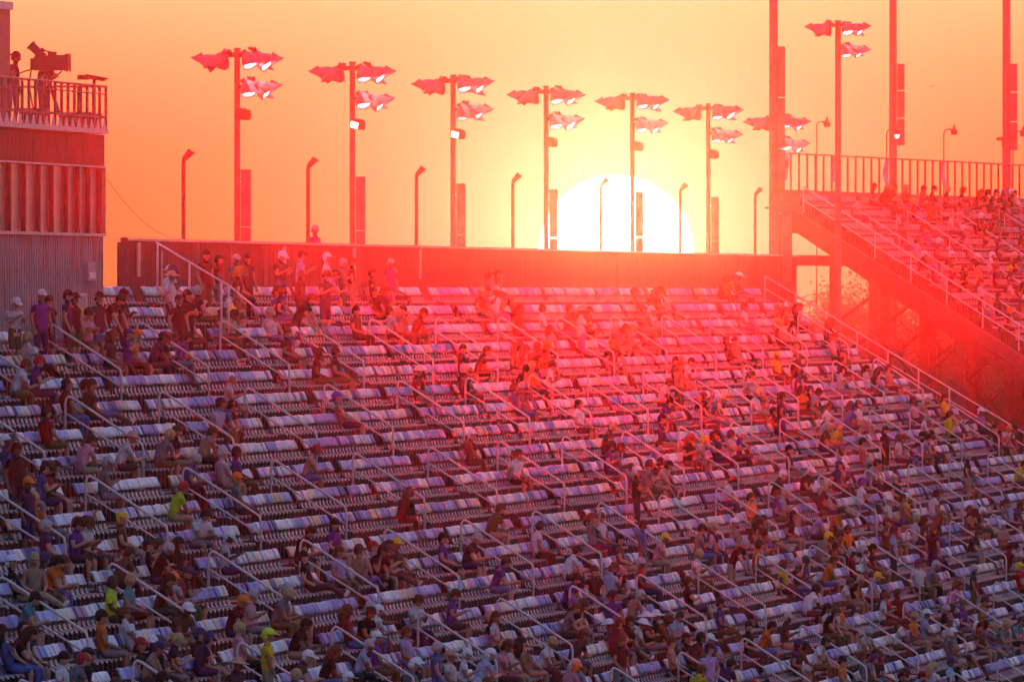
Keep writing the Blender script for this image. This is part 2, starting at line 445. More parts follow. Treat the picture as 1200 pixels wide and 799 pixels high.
def lens_mesh():
    m = MB(); pts = []; ff = []; n = 10
    for i in range(4):
        q = i / 3 * math.pi / 2
        for j in range(n):
            f = 2 * math.pi * j / n; pts.append((.20 * math.cos(q) * math.cos(f), .20 * math.cos(q) * math.sin(f), -.03 - .10 * math.sin(q)))
    for i in range(3):
        for j in range(n): ff.append((i * n + j, (i + 1) * n + j, (i + 1) * n + (j + 1) % n, i * n + (j + 1) % n))
    m.add(pts, ff); return m.mesh('lens', [M_lens], True)
FIX, LENS = fixture_mesh(), lens_mesh()
kn = MB(); kn.tube([(-.02, 0, .30), (-.10, 0, .36), (-.16, 0, .38)], [.05, .05, .04], 6); kn.box(-.06, .02, -.10, .10, .25, .33); KNUCK = kn.mesh('knuckle', [M_dsteel])
fl = MB(); fl.box(0, .30, -.16, .16, -.10, .10, M=Matrix.Rotation(.25, 4, 'Y')); 
for q in range(4): fl.box(.04 + q * .07, .06 + q * .07, -.14, .14, .10, .17, M=Matrix.Rotation(.25, 4, 'Y'))
FLOOD = fl.mesh('floodlight', [M_dsteel])
fg = MB(); fg.box(.03, .27, -.168, -.161, -.08, .08, M=Matrix.Rotation(.25, 4, 'Y')); FLOODG = fg.mesh('lens', [M_lens])
def light_pole(loc, height, label, width=.085, lit=True, flood=1, box=True, left_lit=False, group='light poles along the back wall', foot=None):
    """loc: foot; height of the pole top above the foot"""
    root = empty('light_pole', loc); tag(root, label, 'light pole', group)
    m = MB(); m.tube([(0, 0, 0), (0, 0, height)], [width * 1.12, width * .92], 12); m.tube([(0, 0, height), (0, 0, height + .06)], [width * 1.25, width * 1.1], 12)
    m.build('pole', M_pole, root, smooth=False)
    m = MB(); m.box(-.50, .55, -.06, .06, height - .19, height - .06); m.tube([(-.1, -.3, height - .14), (-.1, .3, height - .14)], .03, 6); m.tube([(.25, -.3, height - .14), (.25, .3, height - .14)], .03, 6)
    m.build('crossarm', M_dsteel, root)
    m = MB(); m.box(0, .36, -.05, .05, height - 1.02, height - .92); m.tube([(.25, -.3, height - .97), (.25, .3, height - .97)], .03, 6)
    m.build('lower_arm', M_dsteel, root)
    lr = random.Random(int(loc[1] * 10))
    spots = [(-.42, height - .30, -1), (.40, height - .28, 1), (.38, height - 1.06, 1)]
    for i, (x, z, sg) in enumerate(spots):
        for j, (dx, dy, ya, ti) in enumerate(((0, -.32, -.7, .60), (.34, .02, -.1, 1.0), (.08, .34, .5, .35))):
            T = tr(x + sg * dx, dy, z + lr.uniform(-.04, .03)) @ rotz((0 if sg > 0 else math.pi) + sg * (ya if sg > 0 else -.2 - ya) + lr.uniform(-.12, .12)) @ Matrix.Rotation(-ti + lr.uniform(-.1, .1), 4, 'Y')
            h = link('lamp_hood', FIX, root, T); link('knuckle', KNUCK, h)
            if sg > 0: link('lens', LENS, h)
    if flood:
        h = link('floodlight', FLOOD, root, tr(width * .6, -.1, height - 1.68) @ rotz(-.5)); link('lens', FLOODG, h) if flood == 2 else None
        m = MB(); m.box(0, .25, -.03, .03, height - 1.60, height - 1.53); m.build('bracket', M_dsteel, root)
    if box:
        m = MB()
        for q in range(3): m.box(width + .03, width + .27, -.12, .12, height - 3.15 - q * 1.52 - 1.5, height - 3.15 - q * 1.52)
        m.build('ballast_box', M_pole, root)
        m = MB()
        for q in range(3): m.box(0, width + .2, -.025, .025, height - 3.5 - q * 1.52, height - 3.44 - q * 1.52)
        m.build('box_bracket', M_steel, root)
    return root
ORD = ['first', 'second', 'third', 'fourth', 'fifth', 'sixth', 'seventh', 'eighth', 'ninth', 'tenth', 'eleventh', 'twelfth', 'thirteenth', 'fourteenth', 'fifteenth', 'sixteenth', 'seventeenth', 'eighteenth', 'nineteenth', 'twentieth', 'twenty-first', 'twenty-second', 'twenty-third', 'twenty-fourth', 'twenty-fifth', 'twenty-sixth', 'twenty-seventh']
PD = 53.6
for i, (x, ytop) in enumerate([(278, 59), (413, 75), (531, 90), (640, 103), (741, 111), (830, 123), (911, 136)]):
    p = at_plane(x, ytop, PD); z = p.z
    extra = ['', '', '', ', at the left edge of the sun', ', in front of the sun', ', just past the sun', ', half hidden by a tall mast'][i]
    light_pole((p.x, p.y, 9), z - 9, '%s floodlight pole from the tower, behind back wall%s' % (ORD[i], extra), flood=1 if i in (0, 3, 4, 5) else 2)
p = at_plane(982, 26, 52.2); zf = at_plane(982, 372, 52.2).z
light_pole((p.x, p.y, zf - 6), p.z - zf + 6, 'tall floodlight pole standing in front of the upper stand corner', width=.115, flood=0, box=False, group='light poles along the back wall')

# short lamp posts between them
def lamp_post(p, hb, label):
    root = empty('lamp_post', (p.x, p.y, 9)); tag(root, label, 'lamp post', 'short lamp posts behind the back wall')
    h = p.z - 9
    m = MB(); m.tube([(0, 0, 0), (0, 0, h - .22), (.02, 0, h - .15)], .055, 8); m.build('post', M_dsteel, root)
    m = MB(); T = tr(.10, 0, h - .06) @ Matrix.Rotation(-.75, 4, 'Y')
    m.add([T @ Vector(q) for q in [(-.15, -.09, -.06), (.19, -.14, -.07), (.19, .14, -.07), (-.15, .09, -.06), (-.13, -.08, .05), (.16, -.12, .10), (.16, .12, .10), (-.13, .08, .05)]],
          [(0, 3, 2, 1), (4, 5, 6, 7), (0, 1, 5, 4), (1, 2, 6, 5), (2, 3, 7, 6), (3, 0, 4, 7)])
    m.build('lamp_head', M_dsteel, root)
    m = MB(); m.tube([(-.02, 0, h - .24), (.05, 0, h - .12)], .04, 6); m.build('elbow', M_dsteel, root)
for i, (x, y) in enumerate([(215, 180), (361, 189), (488, 199), (601, 207), (704, 212), (797, 218), (885, 223)]):
    lab = ['between the press tower and the first floodlight pole', 'between the first and second floodlight poles', 'between the second and third floodlight poles', 'just left of the fourth floodlight pole',
           'inside the sun disc', 'at the right edge of the sun', 'between the sixth floodlight pole and the tall mast'][i]
    lamp_post(at_plane(x, y, PD - .3), 0, 'short lamp post with tilted head ' + lab)

# tall masts with long cabinets
def mast(x, yfoot, z, rad, label, box, arm=False, lower=False):
    p = at_depth(x, yfoot, z); S = F / z; top = p.z + 26
    root = empty('tall_mast', p); tag(root, label, 'mast', 'tall masts')
    m = MB(); m.tube([(0, 0, -6), (0, 0, top - p.z)], [rad * 1.1, rad * .85], 14); m.build('pole', M_pole, root)
    (xa, xb, ya, yb) = box
    Rm = rotz(TH)
    n = 3; hh = (yb - ya) / n
    m = MB()
    for q in range(n):
        z1 = at_depth(x, ya + q * hh, z).z - p.z; z0 = at_depth(x, ya + (q + 1) * hh - 1.5, z).z - p.z
        m.box((xa - x) / S, (xb - x) / S, -.16, .16, z0, z1, M=Rm)
    m.build('cabinet', M_pole, root)
    m = MB()
    for q in range(n): zq = at_depth(x, ya + q * hh + 5, z).z - p.z; m.box(0, (xb - x) / S - .05, -.03, .03, zq - .05, zq, M=Rm)
    m.build('bracket', M_steel, root)
    if lower:
        m = MB(); m.box((917 - x) / S, (928 - x) / S, -.18, .18, at_depth(x, 330, z).z - p.z, at_depth(x, 241, z).z - p.z, M=Rm); m.build('lower_cabinet', M_pole, root)
        m = MB(); m.box((896 - x) / S, 0, -.04, .04, at_depth(x, 245, z).z - p.z, at_depth(x, 242.5, z).z - p.z, M=Rm); m.build('step_peg', M_dsteel, root)
    if arm:
        m = MB(); z0 = at_depth(x, 165, z).z - p.z; m.box(-.42, .30, -.2, .2, z0, z0 + .14, M=Rm); m.box(-.2, .25, -.15, .15, z0 - .22, z0 - .01, M=Rm); m.build('junction_arm', M_dsteel, root)
    m = MB(); m.box(-1.4, 1.4, -.1, .1, top - p.z - .2, top - p.z, M=Rm); m.build('crossarm', M_dsteel, root)
    for s in (-1, 1): link('lamp_hood', FIX, root, Rm @ tr(s * 1.1, 0, top - p.z - .5) @ rotz(0 if s > 0 else math.pi))
mast(906.5, 330, 436, .155, 'thick tall mast rising out of frame at the end of the back wall', (911, 920, 55, 236), lower=True)
mast(1046.5, 232, 505, .155, 'tall mast with long cabinet rising behind the upper stand railing', (1051.5, 1060, 75, 172))
mast(1179.5, 232, 505, .165, 'tall mast with junction arm at the right edge behind the upper stand', (1183, 1192, 75, 178), arm=True)

# ------------------------------------------------------------------ upper stand on the right
A2 = R(5.8); Z2 = 462.0
O2 = at_depth(933, 254, Z2)                  # top row floor at the near end
stand2 = empty('upper_grandstand', (O2.x, O2.y, 0), -A2)   # local +y along its rows, +x down the slope
tag(stand2, 'raised steel grandstand with pale seats and open framework underneath, beside the main stand', 'grandstand')
M2 = stand2.matrix_basis.copy()
D2, R2, N2, L2 = .84, .525, 15, 62.0
Z0 = O2.z
for k in range(N2):
    m = MB(); z = Z0 - R2 * k; x = D2 * k
    m.box(x - (.16 if k else .9), x + D2 - .16 + .03, 0, L2, z - .10, z); m.box(x + D2 - .16 - .02, x + D2 - .16 + .028, 0, L2, z - R2 + .002, z - .102)
    m.build('tread', M_conc, stand2)
seats2 = []
G2 = [(.26, .23, .25), (.19, .17, .20), (.28, .24, .22), (.21, .20, .23)]
seat2 = []
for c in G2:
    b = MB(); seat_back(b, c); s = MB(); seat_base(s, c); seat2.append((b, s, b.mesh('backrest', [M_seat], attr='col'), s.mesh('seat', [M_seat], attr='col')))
for k in range(N2):
    for j in range(int(L2 / .5) - 1):
        y = .8 + j * .5
        if (y - 5.5 + 100 * 9.2) % 9.2 < 1.2: continue
        p = Vector((D2 * k, y, Z0 - R2 * k)); px, py, s = project(M2 @ p + Vector((0, 0, .7)))
        if px > 1230: continue
        seats2.append((s if px < 1200 else 0, rnd.choice((0, 0, 1, 2, 3)), p))
seats2.sort(key=lambda q: -q[0])
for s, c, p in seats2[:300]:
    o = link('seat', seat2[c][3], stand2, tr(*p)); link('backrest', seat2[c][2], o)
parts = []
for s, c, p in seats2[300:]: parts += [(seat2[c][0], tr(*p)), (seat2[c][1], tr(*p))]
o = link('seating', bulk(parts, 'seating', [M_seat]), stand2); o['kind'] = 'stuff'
# back railing with balusters
RT = (254 - 179) * Z2 / F
m = MB(); m.tube([(-.85, 0, Z0 + RT), (-.85, L2, Z0 + RT)], .035, 6); br = m.build('back_railing', M_dsteel, stand2)
bp = MB(); bp.box(-.035, .035, -.04, .04, Z0, Z0 + RT - .02); bp = bp.mesh('baluster', [M_dsteel])
for j in range(48): link('baluster', bp, br, tr(-.85, .02 + j * 1.42, 0))
m = MB(); m.box(-.89, -.81, 0.05, L2, Z0 + .02, Z0 + 1.02); m.build('back_panel', M_dsteel, stand2)
# near-end fascia, railing and top-corner posts
sl2 = R2 / D2
m = MB()
for y0, y1 in ((-.24, -.004),):
    xs = (-.9, N2 * D2); zz = [Z0 + .22 + .9 * 0, Z0 + .22 - xs[1] * sl2]
    vv = []
    for y in (y0, y1): vv += [Vector((-.9, y, Z0 + .25)), Vector((0, y, Z0 + .25)), Vector((xs[1], y, zz[1])), Vector((xs[1], y, zz[1] - .55)), Vector((0, y, Z0 - .30)), Vector((-.9, y, Z0 - .30))]
    m.add(vv, [(0, 1, 4, 5), (1, 2, 3, 4), (6, 11, 10, 7), (7, 10, 9, 8), (0, 6, 7, 1), (1, 7, 8, 2), (5, 4, 10, 11), (4, 3, 9, 10), (0, 5, 11, 6), (2, 8, 9, 3)])
m.build('end_fascia', M_dsteel, stand2)
ra = Vector((.3, -.1, Z0 + 1.12)); rb = Vector((N2 * D2, -.1, Z0 + 1.12 - (N2 * D2 - .3) * sl2))
m = MB(); m.tube([ra, rb], .032, 6); m.tube([ra + Vector((0, 0, -.5)), rb + Vector((0, 0, -.5))], .024, 6); er2 = m.build('end_railing', M_steel, stand2)
pm2 = MB(); pm2.tube([(0, 0, -1.0), (0, 0, 0)], .024, 6); pm2 = pm2.mesh('post', [M_steel])
for i in range(10): link('post', pm2, er2, tr(*ra.lerp(rb, i / 9)))
# aisle rail further along
for ya in (5.9, 15.1, 24.3, 33.5):
    a_ = Vector((D2 * 1.2, ya, Z0 - R2 * 1.2 + .95)); b_ = Vector((D2 * 13, ya, Z0 - R2 * 13 + .95))
    m = MB(); m.tube([a_, b_], .026, 6)
    for q in range(7): p = a_.lerp(b_, q / 6); m.tube([p, p - Vector((0, 0, .97))], .022, 6)
    m.build('aisle_rail', M_steel, stand2)
# steel frames
for fi, y in enumerate((.3, 9.3, 18.3, 27.3, 36.3, 45.3)):
    m = MB(); Lx = N2 * D2
    vv = []
    for yy in (y - .14, y + .14): vv += [Vector((-.9, yy, Z0 - .12)), Vector((0, yy, Z0 - .12)), Vector((Lx, yy, Z0 - .64 - Lx * sl2)), Vector((Lx, yy, Z0 - 1.02 - Lx * sl2)), Vector((0, yy, Z0 - .62)), Vector((-.9, yy, Z0 - .62))]
    m.add(vv, [(0, 1, 4, 5), (1, 2, 3, 4), (6, 11, 10, 7), (7, 10, 9, 8), (0, 6, 7, 1), (1, 7, 8, 2), (5, 4, 10, 11), (4, 3, 9, 10), (0, 5, 11, 6), (2, 8, 9, 3)])
    fr = m.build('raker_frame', M_dsteel, stand2)
    for x in (-.6, 2.9, 6.2, 9.5):
        c = MB(); c.box(x - .16, x + .16, y - .16, y + .16, 0, Z0 - .45 - max(0, x) * sl2 - max(0, x) * .03); c.build('column', M_dsteel, fr)
    for (xa, za, xb, zb) in ((-.6, Z0 - 5.5, 2.9, Z0 - 2.9), (2.9, Z0 - 7.6, 6.2, Z0 - 4.8), (2.9, Z0 - 4.2, 6.2, Z0 - 7.9), (6.2, Z0 - 10, 9.5, Z0 - 7)):
        c = MB(); c.tube([(xa, y, za), (xb, y, zb)], .07, 6); c.build('brace', M_dsteel, fr)
m = MB(); zb = at_depth(940, 305, Z2).z; m.box(-1.2, 2.9, .1, .5, zb - .15, zb + .15); m.build('tie_beam', M_dsteel, stand2)
m = MB(); m.box(-.85, -.55, .5, 45, zb - .2, zb + .2); m.build('rear_beam', M_dsteel, stand2)
# small cloth banners on the railing
M_ban = mat('banner_cloth', (.34, .26, .50), .8, vary=.35, scale=3)
for i, (y_, w) in enumerate(((1.5, .45), (9.8, .45), (19.2, .45), (30.0, .35))):
    m = MB(); n = 6; vv = []; ff = []
    for j in range(n + 1):
        f = j / n
        for s in (0, 1):
            vv += [Vector((-.80 + .05 * math.sin(f * 5 + i), y_ + s * w * 1.6 + .03 * math.sin(f * 7), Z0 + RT - .05 - f * .95)), Vector((-.815 + .05 * math.sin(f * 5 + i), y_ + s * w * 1.6 + .03 * math.sin(f * 7), Z0 + RT - .05 - f * .95))]
    for j in range(n):
        a = j * 4; ff += [(a, a + 2, a + 6, a + 4), (a + 1, a + 5, a + 7, a + 3), (a, a + 4, a + 5, a + 1), (a + 2, a + 3, a + 7, a + 6)]
    m.add(vv, ff); o = m.build('banner', M_ban); o.matrix_world = M2
    tag(o, '%s small purple cloth banner from the corner on the upper stand railing' % ORD[i], 'banner', 'banners on the upper stand railing')
# gooseneck lamps behind the upper stand
for i, (x, y) in enumerate(((957, 143), (1039, 152), (1106, 152), (1187, 154))):
    z = 500; p = at_depth(x, 250, z); hgt = at_depth(x, y, z).z - p.z; root = empty('gooseneck_lamp', p, TH)
    tag(root, 'thin gooseneck lamp above the upper stand railing, %s from the thick mast' % ORD[i], 'lamp', 'gooseneck lamps')
    m = MB(); m.tube([(0, 0, -4), (0, 0, hgt - .18), (.03, 0, hgt - .06), (.12, 0, hgt), (.42, 0, hgt + .01)], .03, 6); m.build('stem', M_dsteel, root)
    m = MB(); m.tube([(.42, 0, hgt + .22), (.42, 0, hgt + .02), (.42, 0, hgt - .04), (.42, 0, hgt - .22)], [.02, .08, .15, .12], 8); m.build('lamp_shade', M_dsteel, root)
    if i == 1: m = MB(); m.tube([(.42, 0, hgt - .2), (.42, 0, hgt - .34)], [.10, .06], 8); m.build('lit_bulb', M_lens, root)

# ------------------------------------------------------------------ press tower on the left
def tower_mat():
    m = bpy.data.materials.new('weathered_siding'); m.use_nodes = True; t = m.node_tree; b = t.nodes['Principled BSDF']; b.inputs['Roughness'].default_value = .6
    tcn = t.nodes.new('ShaderNodeTexCoord'); mp = t.nodes.new('ShaderNodeMapping'); mp.inputs['Scale'].default_value = (1, .9, .28)
    nz = t.nodes.new('ShaderNodeTexNoise'); nz.inputs['Scale'].default_value = 4.5; nz.inputs['Detail'].default_value = 5
    t.links.new(tcn.outputs['Object'], mp.inputs[0]); t.links.new(mp.outputs[0], nz.inputs['Vector'])
    cr = t.nodes.new('ShaderNodeValToRGB'); e = cr.color_ramp.elements
    e[0].position = .52; e[0].color = (.30, .29, .33, 1); e[1].position = .66; e[1].color = (.40, .17, .07, 1)
    x = cr.color_ramp.elements.new(.40); x.color = (.36, .34, .37, 1)
    t.links.new(nz.outputs[0], cr.inputs[0]); t.links.new(cr.outputs[0], b.inputs['Base Color']); return m
M_side = tower_mat()
M_band = mat('ribbed_dark_siding', (.10, .04, .035), .6, vary=.2)
TT0 = 205.0; TT1 = TOWER_T1
tower = empty('press_tower', (-TOWER_D, (TT0 + TT1) / 2, 0)); tag(tower, 'press tower with rusty siding, strip of windows and railed roof deck', 'building')
def tw(o): return on(tower, o)
XF = -TOWER_D
m = MB(); m.box(XF - 8, XF - .26, TT0, TT1 - .02, 0, CZ + 3.675); tw(m.build('core', M_band))
m = MB(); m.box(XF - .25, XF - .03, TT0, TT1, row_z(4), CZ + 1.315)
for t in np.arange(TT1 - 14, TT1 - .1, .30): m.box(XF - .028, XF + .0, t, t + .12, row_z(3), CZ + 1.304)
tw(m.build('lower_siding', M_side))
m = MB(); m.box(XF - .25, XF + .07, TT0, TT1 + .02, CZ + 1.317, CZ + 1.382); tw(m.build('sill', M_trim))
m = MB(); m.box(XF - .25, XF - .02, TT0, TT1, CZ + 2.940, CZ + 3.664)
for t in np.arange(TT1 - 14, TT1 - .05, .16): m.box(XF - .018, XF + .012, t, t + .07, CZ + 2.950, CZ + 3.654)
tw(m.build('ribbed_band', M_band))
m = MB(); m.box(XF - .25, XF + .05, TT0, TT1 + .02, CZ + 2.898, CZ + 2.938); tw(m.build('window_head', M_trim))
mull = [at_plane(x, 230, TOWER_D).y for x in (-6, 10, 27.5, 44.5, 60, 77, 90.5, 103, 117)]
mm = MB(); mm.box(-.05, .055, -.06, .06, CZ + 1.384, CZ + 2.896); mm = mm.mesh('mullion', [M_black])
wn = tw(empty('window_strip', (XF, mull[0], 0)))
wn.matrix_parent_inverse = Matrix.Translation(-tower.location)
for t in [mull[0] - 1.7 * i for i in range(3, 0, -1)] + mull: o = on(tower, link('mullion', mm)); o.location = (XF, t, 0)
bpy.data.objects.remove(wn)
alls = [mull[0] - 1.7 * i for i in range(3, 0, -1)] + mull
for a, b in zip(alls, alls[1:]):
    m = MB(); m.box(XF - .14, XF - .07, a + .07, b - .07, CZ + 1.387, CZ + 2.893); tw(m.build('window_pane', M_glass))
m = MB(); m.box(XF - .25, XF + .04, mull[-1] + .065, TT1 + .01, CZ + 1.384, CZ + 2.896); tw(m.build('corner_post', M_black))
# deck slab, scalloped trim, railing
m = MB(); m.box(XF - 8, XF + .10, TT0, TT1 + .04, CZ + 3.680, CZ + 3.789); tw(m.build('deck', M_trim))
sm = MB(); n = 6; vv = []
sm.box(-.02, .015, -.17, .17, CZ + 3.791, CZ + 3.851)
sm.add([(.016, -.17, CZ + 3.789), (.016, .17, CZ + 3.789), (.016, 0, CZ + 3.996), (-.02, -.17, CZ + 3.789), (-.02, .17, CZ + 3.789), (-.02, 0, CZ + 3.996)], [(0, 1, 2), (3, 5, 4), (0, 3, 4, 1), (1, 4, 5, 2), (2, 5, 3, 0)])
sm = sm.mesh('trim_scallop', [M_trim])
rt = CZ + 4.782
m = MB(); m.tube([(XF + .05, TT0, rt), (XF + .05, TT1, rt)], .028, 6); m.tube([(XF + .05, TT1, rt), (XF - 7, TT1, rt)], .028, 6); m.tube([(XF + .05, TT0, rt - .18), (XF + .05, TT1, rt - .18)], .018, 6)
m.box(XF + .03, XF + .07, TT0, TT1, CZ + 4.037, CZ + 4.099)
drail = tw(m.build('deck_railing', M_dsteel))
bm_ = MB(); bm_.box(-.03, .03, -.035, .035, CZ + 3.789, rt - .02); bm_ = bm_.mesh('baluster', [M_dsteel])
for i in range(26):
    t = TT1 - .05 - i * .82
    o = link('baluster', bm_); on(tower, o); o.location = (XF + .05, t, 0)
    o = link('trim_scallop', sm); on(tower, o); o.location = (XF + .085, t - .4, 0)
for i in range(7): o = link('baluster', bm_); on(tower, o); o.location = (XF - .6 - i * .9, TT1, 0)
m = MB(); p = at_plane(104, 318, TOWER_D); m.box(XF + .002, XF + .09, p.y - .55, p.y + .55, p.z - .22, p.z + .22); m.box(XF + .091, XF + .095, p.y - .4, p.y + .4, p.z - .16, p.z - .02, 1); tw(m.build('notice_box', [M_side, M_white]))
m = MB(); p = at_plane(91, 356, TOWER_D); m.box(XF + .002, XF + .10, p.y - .7, p.y + .7, p.z - .24, p.z + .24); m.box(XF + .101, XF + .105, p.y - .45, p.y + .45, p.z - .18, p.z + .18, 1); tw(m.build('meter_box', [M_trim, M_side]))
# taller back pillar at the frame's left edge
p = at_plane(4, 20, TOWER_D + .8)
m = MB(); m.box(p.x - .12, p.x + .10, p.y - 1.0, p.y + .3, CZ + 3.789, CZ + 6.366); tw(m.build('deck_pillar', M_dsteel))
m = MB(); m.box(p.x - .18, p.x + .16, p.y - 1.0, p.y + .36, CZ + 6.368, CZ + 6.542); tw(m.build('pillar_cap', M_trim))
# cable sagging to the back wall
a_ = Vector((XF - .1, TT1 + .02, CZ + 2.919)); b_ = at_plane(215, 280, WD + .3)
m = MB(); m.tube([a_.lerp(b_, q / 14) - Vector((0, 0, .42 * 4 * (q / 14) * (1 - q / 14))) for q in range(15)], .008, 4)
tag(m.build('cable', M_black), 'thin cable sagging from the press tower to the back wall', 'cable')
# television camera on its tripod
DK = CZ + 3.789
c0 = at_plane(58, 130, TOWER_D + 1.0); tv = empty('television_camera', (c0.x, c0.y, DK), .0)
tag(tv, 'black television camera on a tripod, tilted viewfinder, on the tower deck', 'camera')
zc = at_plane(58, 74, TOWER_D + 1.0).z - DK; S_ = project(c0)[2]
def q_(x, y): return ((x - 58) / S_, at_plane(58, y, TOWER_D + 1.0).z - DK)
m = MB(); x0, z0 = q_(41, 83); x1, z1 = q_(79, 66); T = Matrix.Rotation(.10, 4, 'Y'); m.box(x0, x1 - .22, -.14, .14, z0, z1); m.box(x1 - .22, x1, -.18, .18, z0 + .0, z1 + .02); m.box(x0 + .02, x0 + .25, -.12, .12, z1, z1 + .06); m.box(x0 + .3, x0 + .5, -.05, .05, z1, z1 + .10); m.tube([(x0 + .05, 0, z1 + .05), (x0 + .2, 0, z1 + .13), (x0 + .42, 0, z1 + .08)], .018, 5); m.box(x1 - .02, x1 + .06, -.2, .2, z0 - .02, z1 + .05); m.box(x0 - .10, x0, -.1, .1, z0 + .02, z1 - .05); m.tube([(x0 - .08, .05, z0 + .1), (x0 - .16, .05, z0 - .3), (x0 - .05, .05, z0 - .9)], .02, 5); m.tube([(x1 - .3, -.15, z0 - .02), (x1 - .2, -.18, z0 - .12), (x1 - .1, -.15, z0 - .02)], .02, 5); m.build('camera_body', M_black, tv)
m = MB(); xa, za = q_(46, 61); m.box(-.20, .12, -.10, .10, -.09, .09, M=tr(xa - .03, 0, za) @ Matrix.Rotation(.75, 4, 'Y')); m.box(-.24, -.20, -.12, .12, -.11, .11, M=tr(xa - .03, 0, za) @ Matrix.Rotation(.75, 4, 'Y')); m.box(.0, .1, -.03, .03, .09, .14, M=tr(xa - .03, 0, za) @ Matrix.Rotation(.75, 4, 'Y')); m.tube([(xa, 0, za - .05), (xa + .12, 0, z1 - .02)], .035, 6); m.build('viewfinder', M_black, tv)
m = MB(); m.tube([(x0 + .05, 0, z0 + .05), (x0 - .2, .02, z0 + .0), (x0 - .45, .1, z0 - .08)], .018, 6); m.build('pan_handle', M_black, tv)
m = MB(); m.tube([(0, 0, z0 + .02), (0, 0, z0 - .12)], [.12, .09], 8); m.tube([(0, 0, z0 - .12), (0, 0, z0 - .5)], .055, 8); m.build('pan_head', M_black, tv)
for a in (0.4, 2.5, 4.6):
    m = MB(); m.tube([(0, 0, z0 - .28), (.34 * math.cos(a), .34 * math.sin(a), 0)], [.05, .035], 6); m.build('leg', M_black, tv)
# small satellite dish on a stand by the rail
c1 = at_plane(113, 150, TOWER_D + .5); dz = empty('antenna_dish', (c1.x, c1.y - .3, DK)); tag(dz, 'flat tilted antenna dish on a stand at the deck corner', 'antenna')
zt_ = at_plane(113, 91, TOWER_D + .5).z - DK
m = MB(); m.tube([(0, 0, 0), (0, 0, zt_ - .04)], .04, 8); m.build('mount', M_dsteel, dz)
m = MB(); n = 12; T = tr(.06, 0, zt_) @ Matrix.Rotation(.18, 4, 'Y')
m.add([T @ Vector((.30 * math.cos(2 * math.pi * j / n), .30 * math.sin(2 * math.pi * j / n), .03)) for j in range(n)] + [T @ Vector((.18 * math.cos(2 * math.pi * j / n), .18 * math.sin(2 * math.pi * j / n), -.07)) for j in range(n)],
      [tuple(range(n)), tuple(range(2 * n - 1, n - 1, -1))] + [(j, n + j, n + (j + 1) % n, (j + 1) % n) for j in range(n)]); m.build('dish', M_dsteel, dz)
m = MB(); m.box(-.38, -.14, -.12, .12, zt_ - .06, zt_ + .05); m.build('receiver_box', M_black, dz)
for i, (x, wd) in enumerate(((38, .5), (92, .7), (108, .35))):
    p = at_plane(x, 140, TOWER_D + .6); m = MB(); m.box(-wd / 2, wd / 2, -.3, .3, 0, .34); m.box(-wd / 2 - .01, wd / 2 + .01, -.31, .31, .341, .40); m.box(-.06, .06, -.33, -.311, .28, .34)
    o = m.build('equipment_case', M_black); o.location = (p.x, p.y, DK)
    tag(o, ['dark equipment case beside the television camera tripod', 'wide dark equipment case between tripod and antenna', 'narrow dark equipment case under the antenna dish'][i], 'case', 'cases on the tower deck')

# ------------------------------------------------------------------ trees beyond the stands
def tree(loc, h, seed, label):
    r_ = random.Random(seed); root = empty('tree', loc); tag(root, label, 'tree', 'trees beyond the stands')
    m = MB(); m.tube([(0, 0, 0), (.1, .05, h * .35), (-.1, .1, h * .62), (.05, 0, h * .85)], [.42, .32, .2, .07], 8)
    tips = []
    for i in range(17):
        a = r_.random() * 6.28; z0 = h * r_.uniform(.35, .78); L = h * r_.uniform(.13, .26); up = r_.uniform(.3, .9)
        e = Vector((math.cos(a) * L, math.sin(a) * L, z0 + L * up)); m.tube([(0, 0, z0), e * .5 + Vector((0, 0, z0 * .5 + .2)), e], [.14, .09, .03], 5); tips.append(e)
    m.build('trunk', M_bark, root)
    c = MB(); tips += [Vector((0, 0, h * .9)), Vector((.3, .2, h * .8))]
    for e in tips:
        for q in range(17):
            cen = e + Vector((r_.gauss(0, 1.0), r_.gauss(0, 1.0), r_.gauss(0, .8)))
            if cen.z > h: cen.z = h - r_.random() * .5
            for l in range(30):
                p = cen + Vector((r_.gauss(0, .36), r_.gauss(0, .36), r_.gauss(0, .28)))
                u = Vector((r_.gauss(0, 1), r_.gauss(0, 1), r_.gauss(0, .6))).normalized(); v = u.orthogonal().normalized(); s = r_.uniform(.07, .14)
                c.add([p - u * s, p + v * s * .5, p + u * s, p - v * s * .5], [(0, 1, 2, 3)])
    c.build('crown', M_leaf, root)
for i, (x, ytop, z) in enumerate([(944, 334, 590), (966, 327, 640), (985, 324, 575), (1006, 318, 620), (1032, 320, 660), (1062, 322, 590), (1098, 326, 630), (1134, 322, 600), (1168, 326, 650), (1198, 320, 610)]):
    p = at_depth(x, ytop, z); where = ['at the foot of the thick mast', 'just left of the tall pole', 'right behind the tall pole', 'first past the tall pole', 'behind the first bracing bay', 'behind the second bracing bay', 'behind the middle columns', 'behind the lower raker columns', 'deep under the upper stand', 'at the frame edge'][i]
    tree((p.x, p.y, 0), p.z, 40 + i, 'leafy tree seen under the upper stand, %s' % where)
# distant woods to close the horizon, one mass
c = MB(); r_ = random.Random(5)
for i in range(4200):
    x = r_.uniform(-290, 150); hh = 19.5 + 1.2 * math.sin(x * .07) + .8 * math.sin(x * .19 + 1)
    p = Vector((x, r_.uniform(720, 745), r_.uniform(0, hh) if r_.random() < .6 else hh * r_.uniform(.85, 1.0)))
    u = Vector((r_.gauss(0, 1), r_.gauss(0, .5), r_.gauss(0, 1))).normalized(); v = u.orthogonal().normalized(); s = r_.uniform(.9, 1.9)
    c.add([p - u * s, p + v * s * .7, p + u * s, p - v * s * .7], [(0, 1, 2, 3)])
tag(c.build('far_woods', M_leaf), kind='stuff')

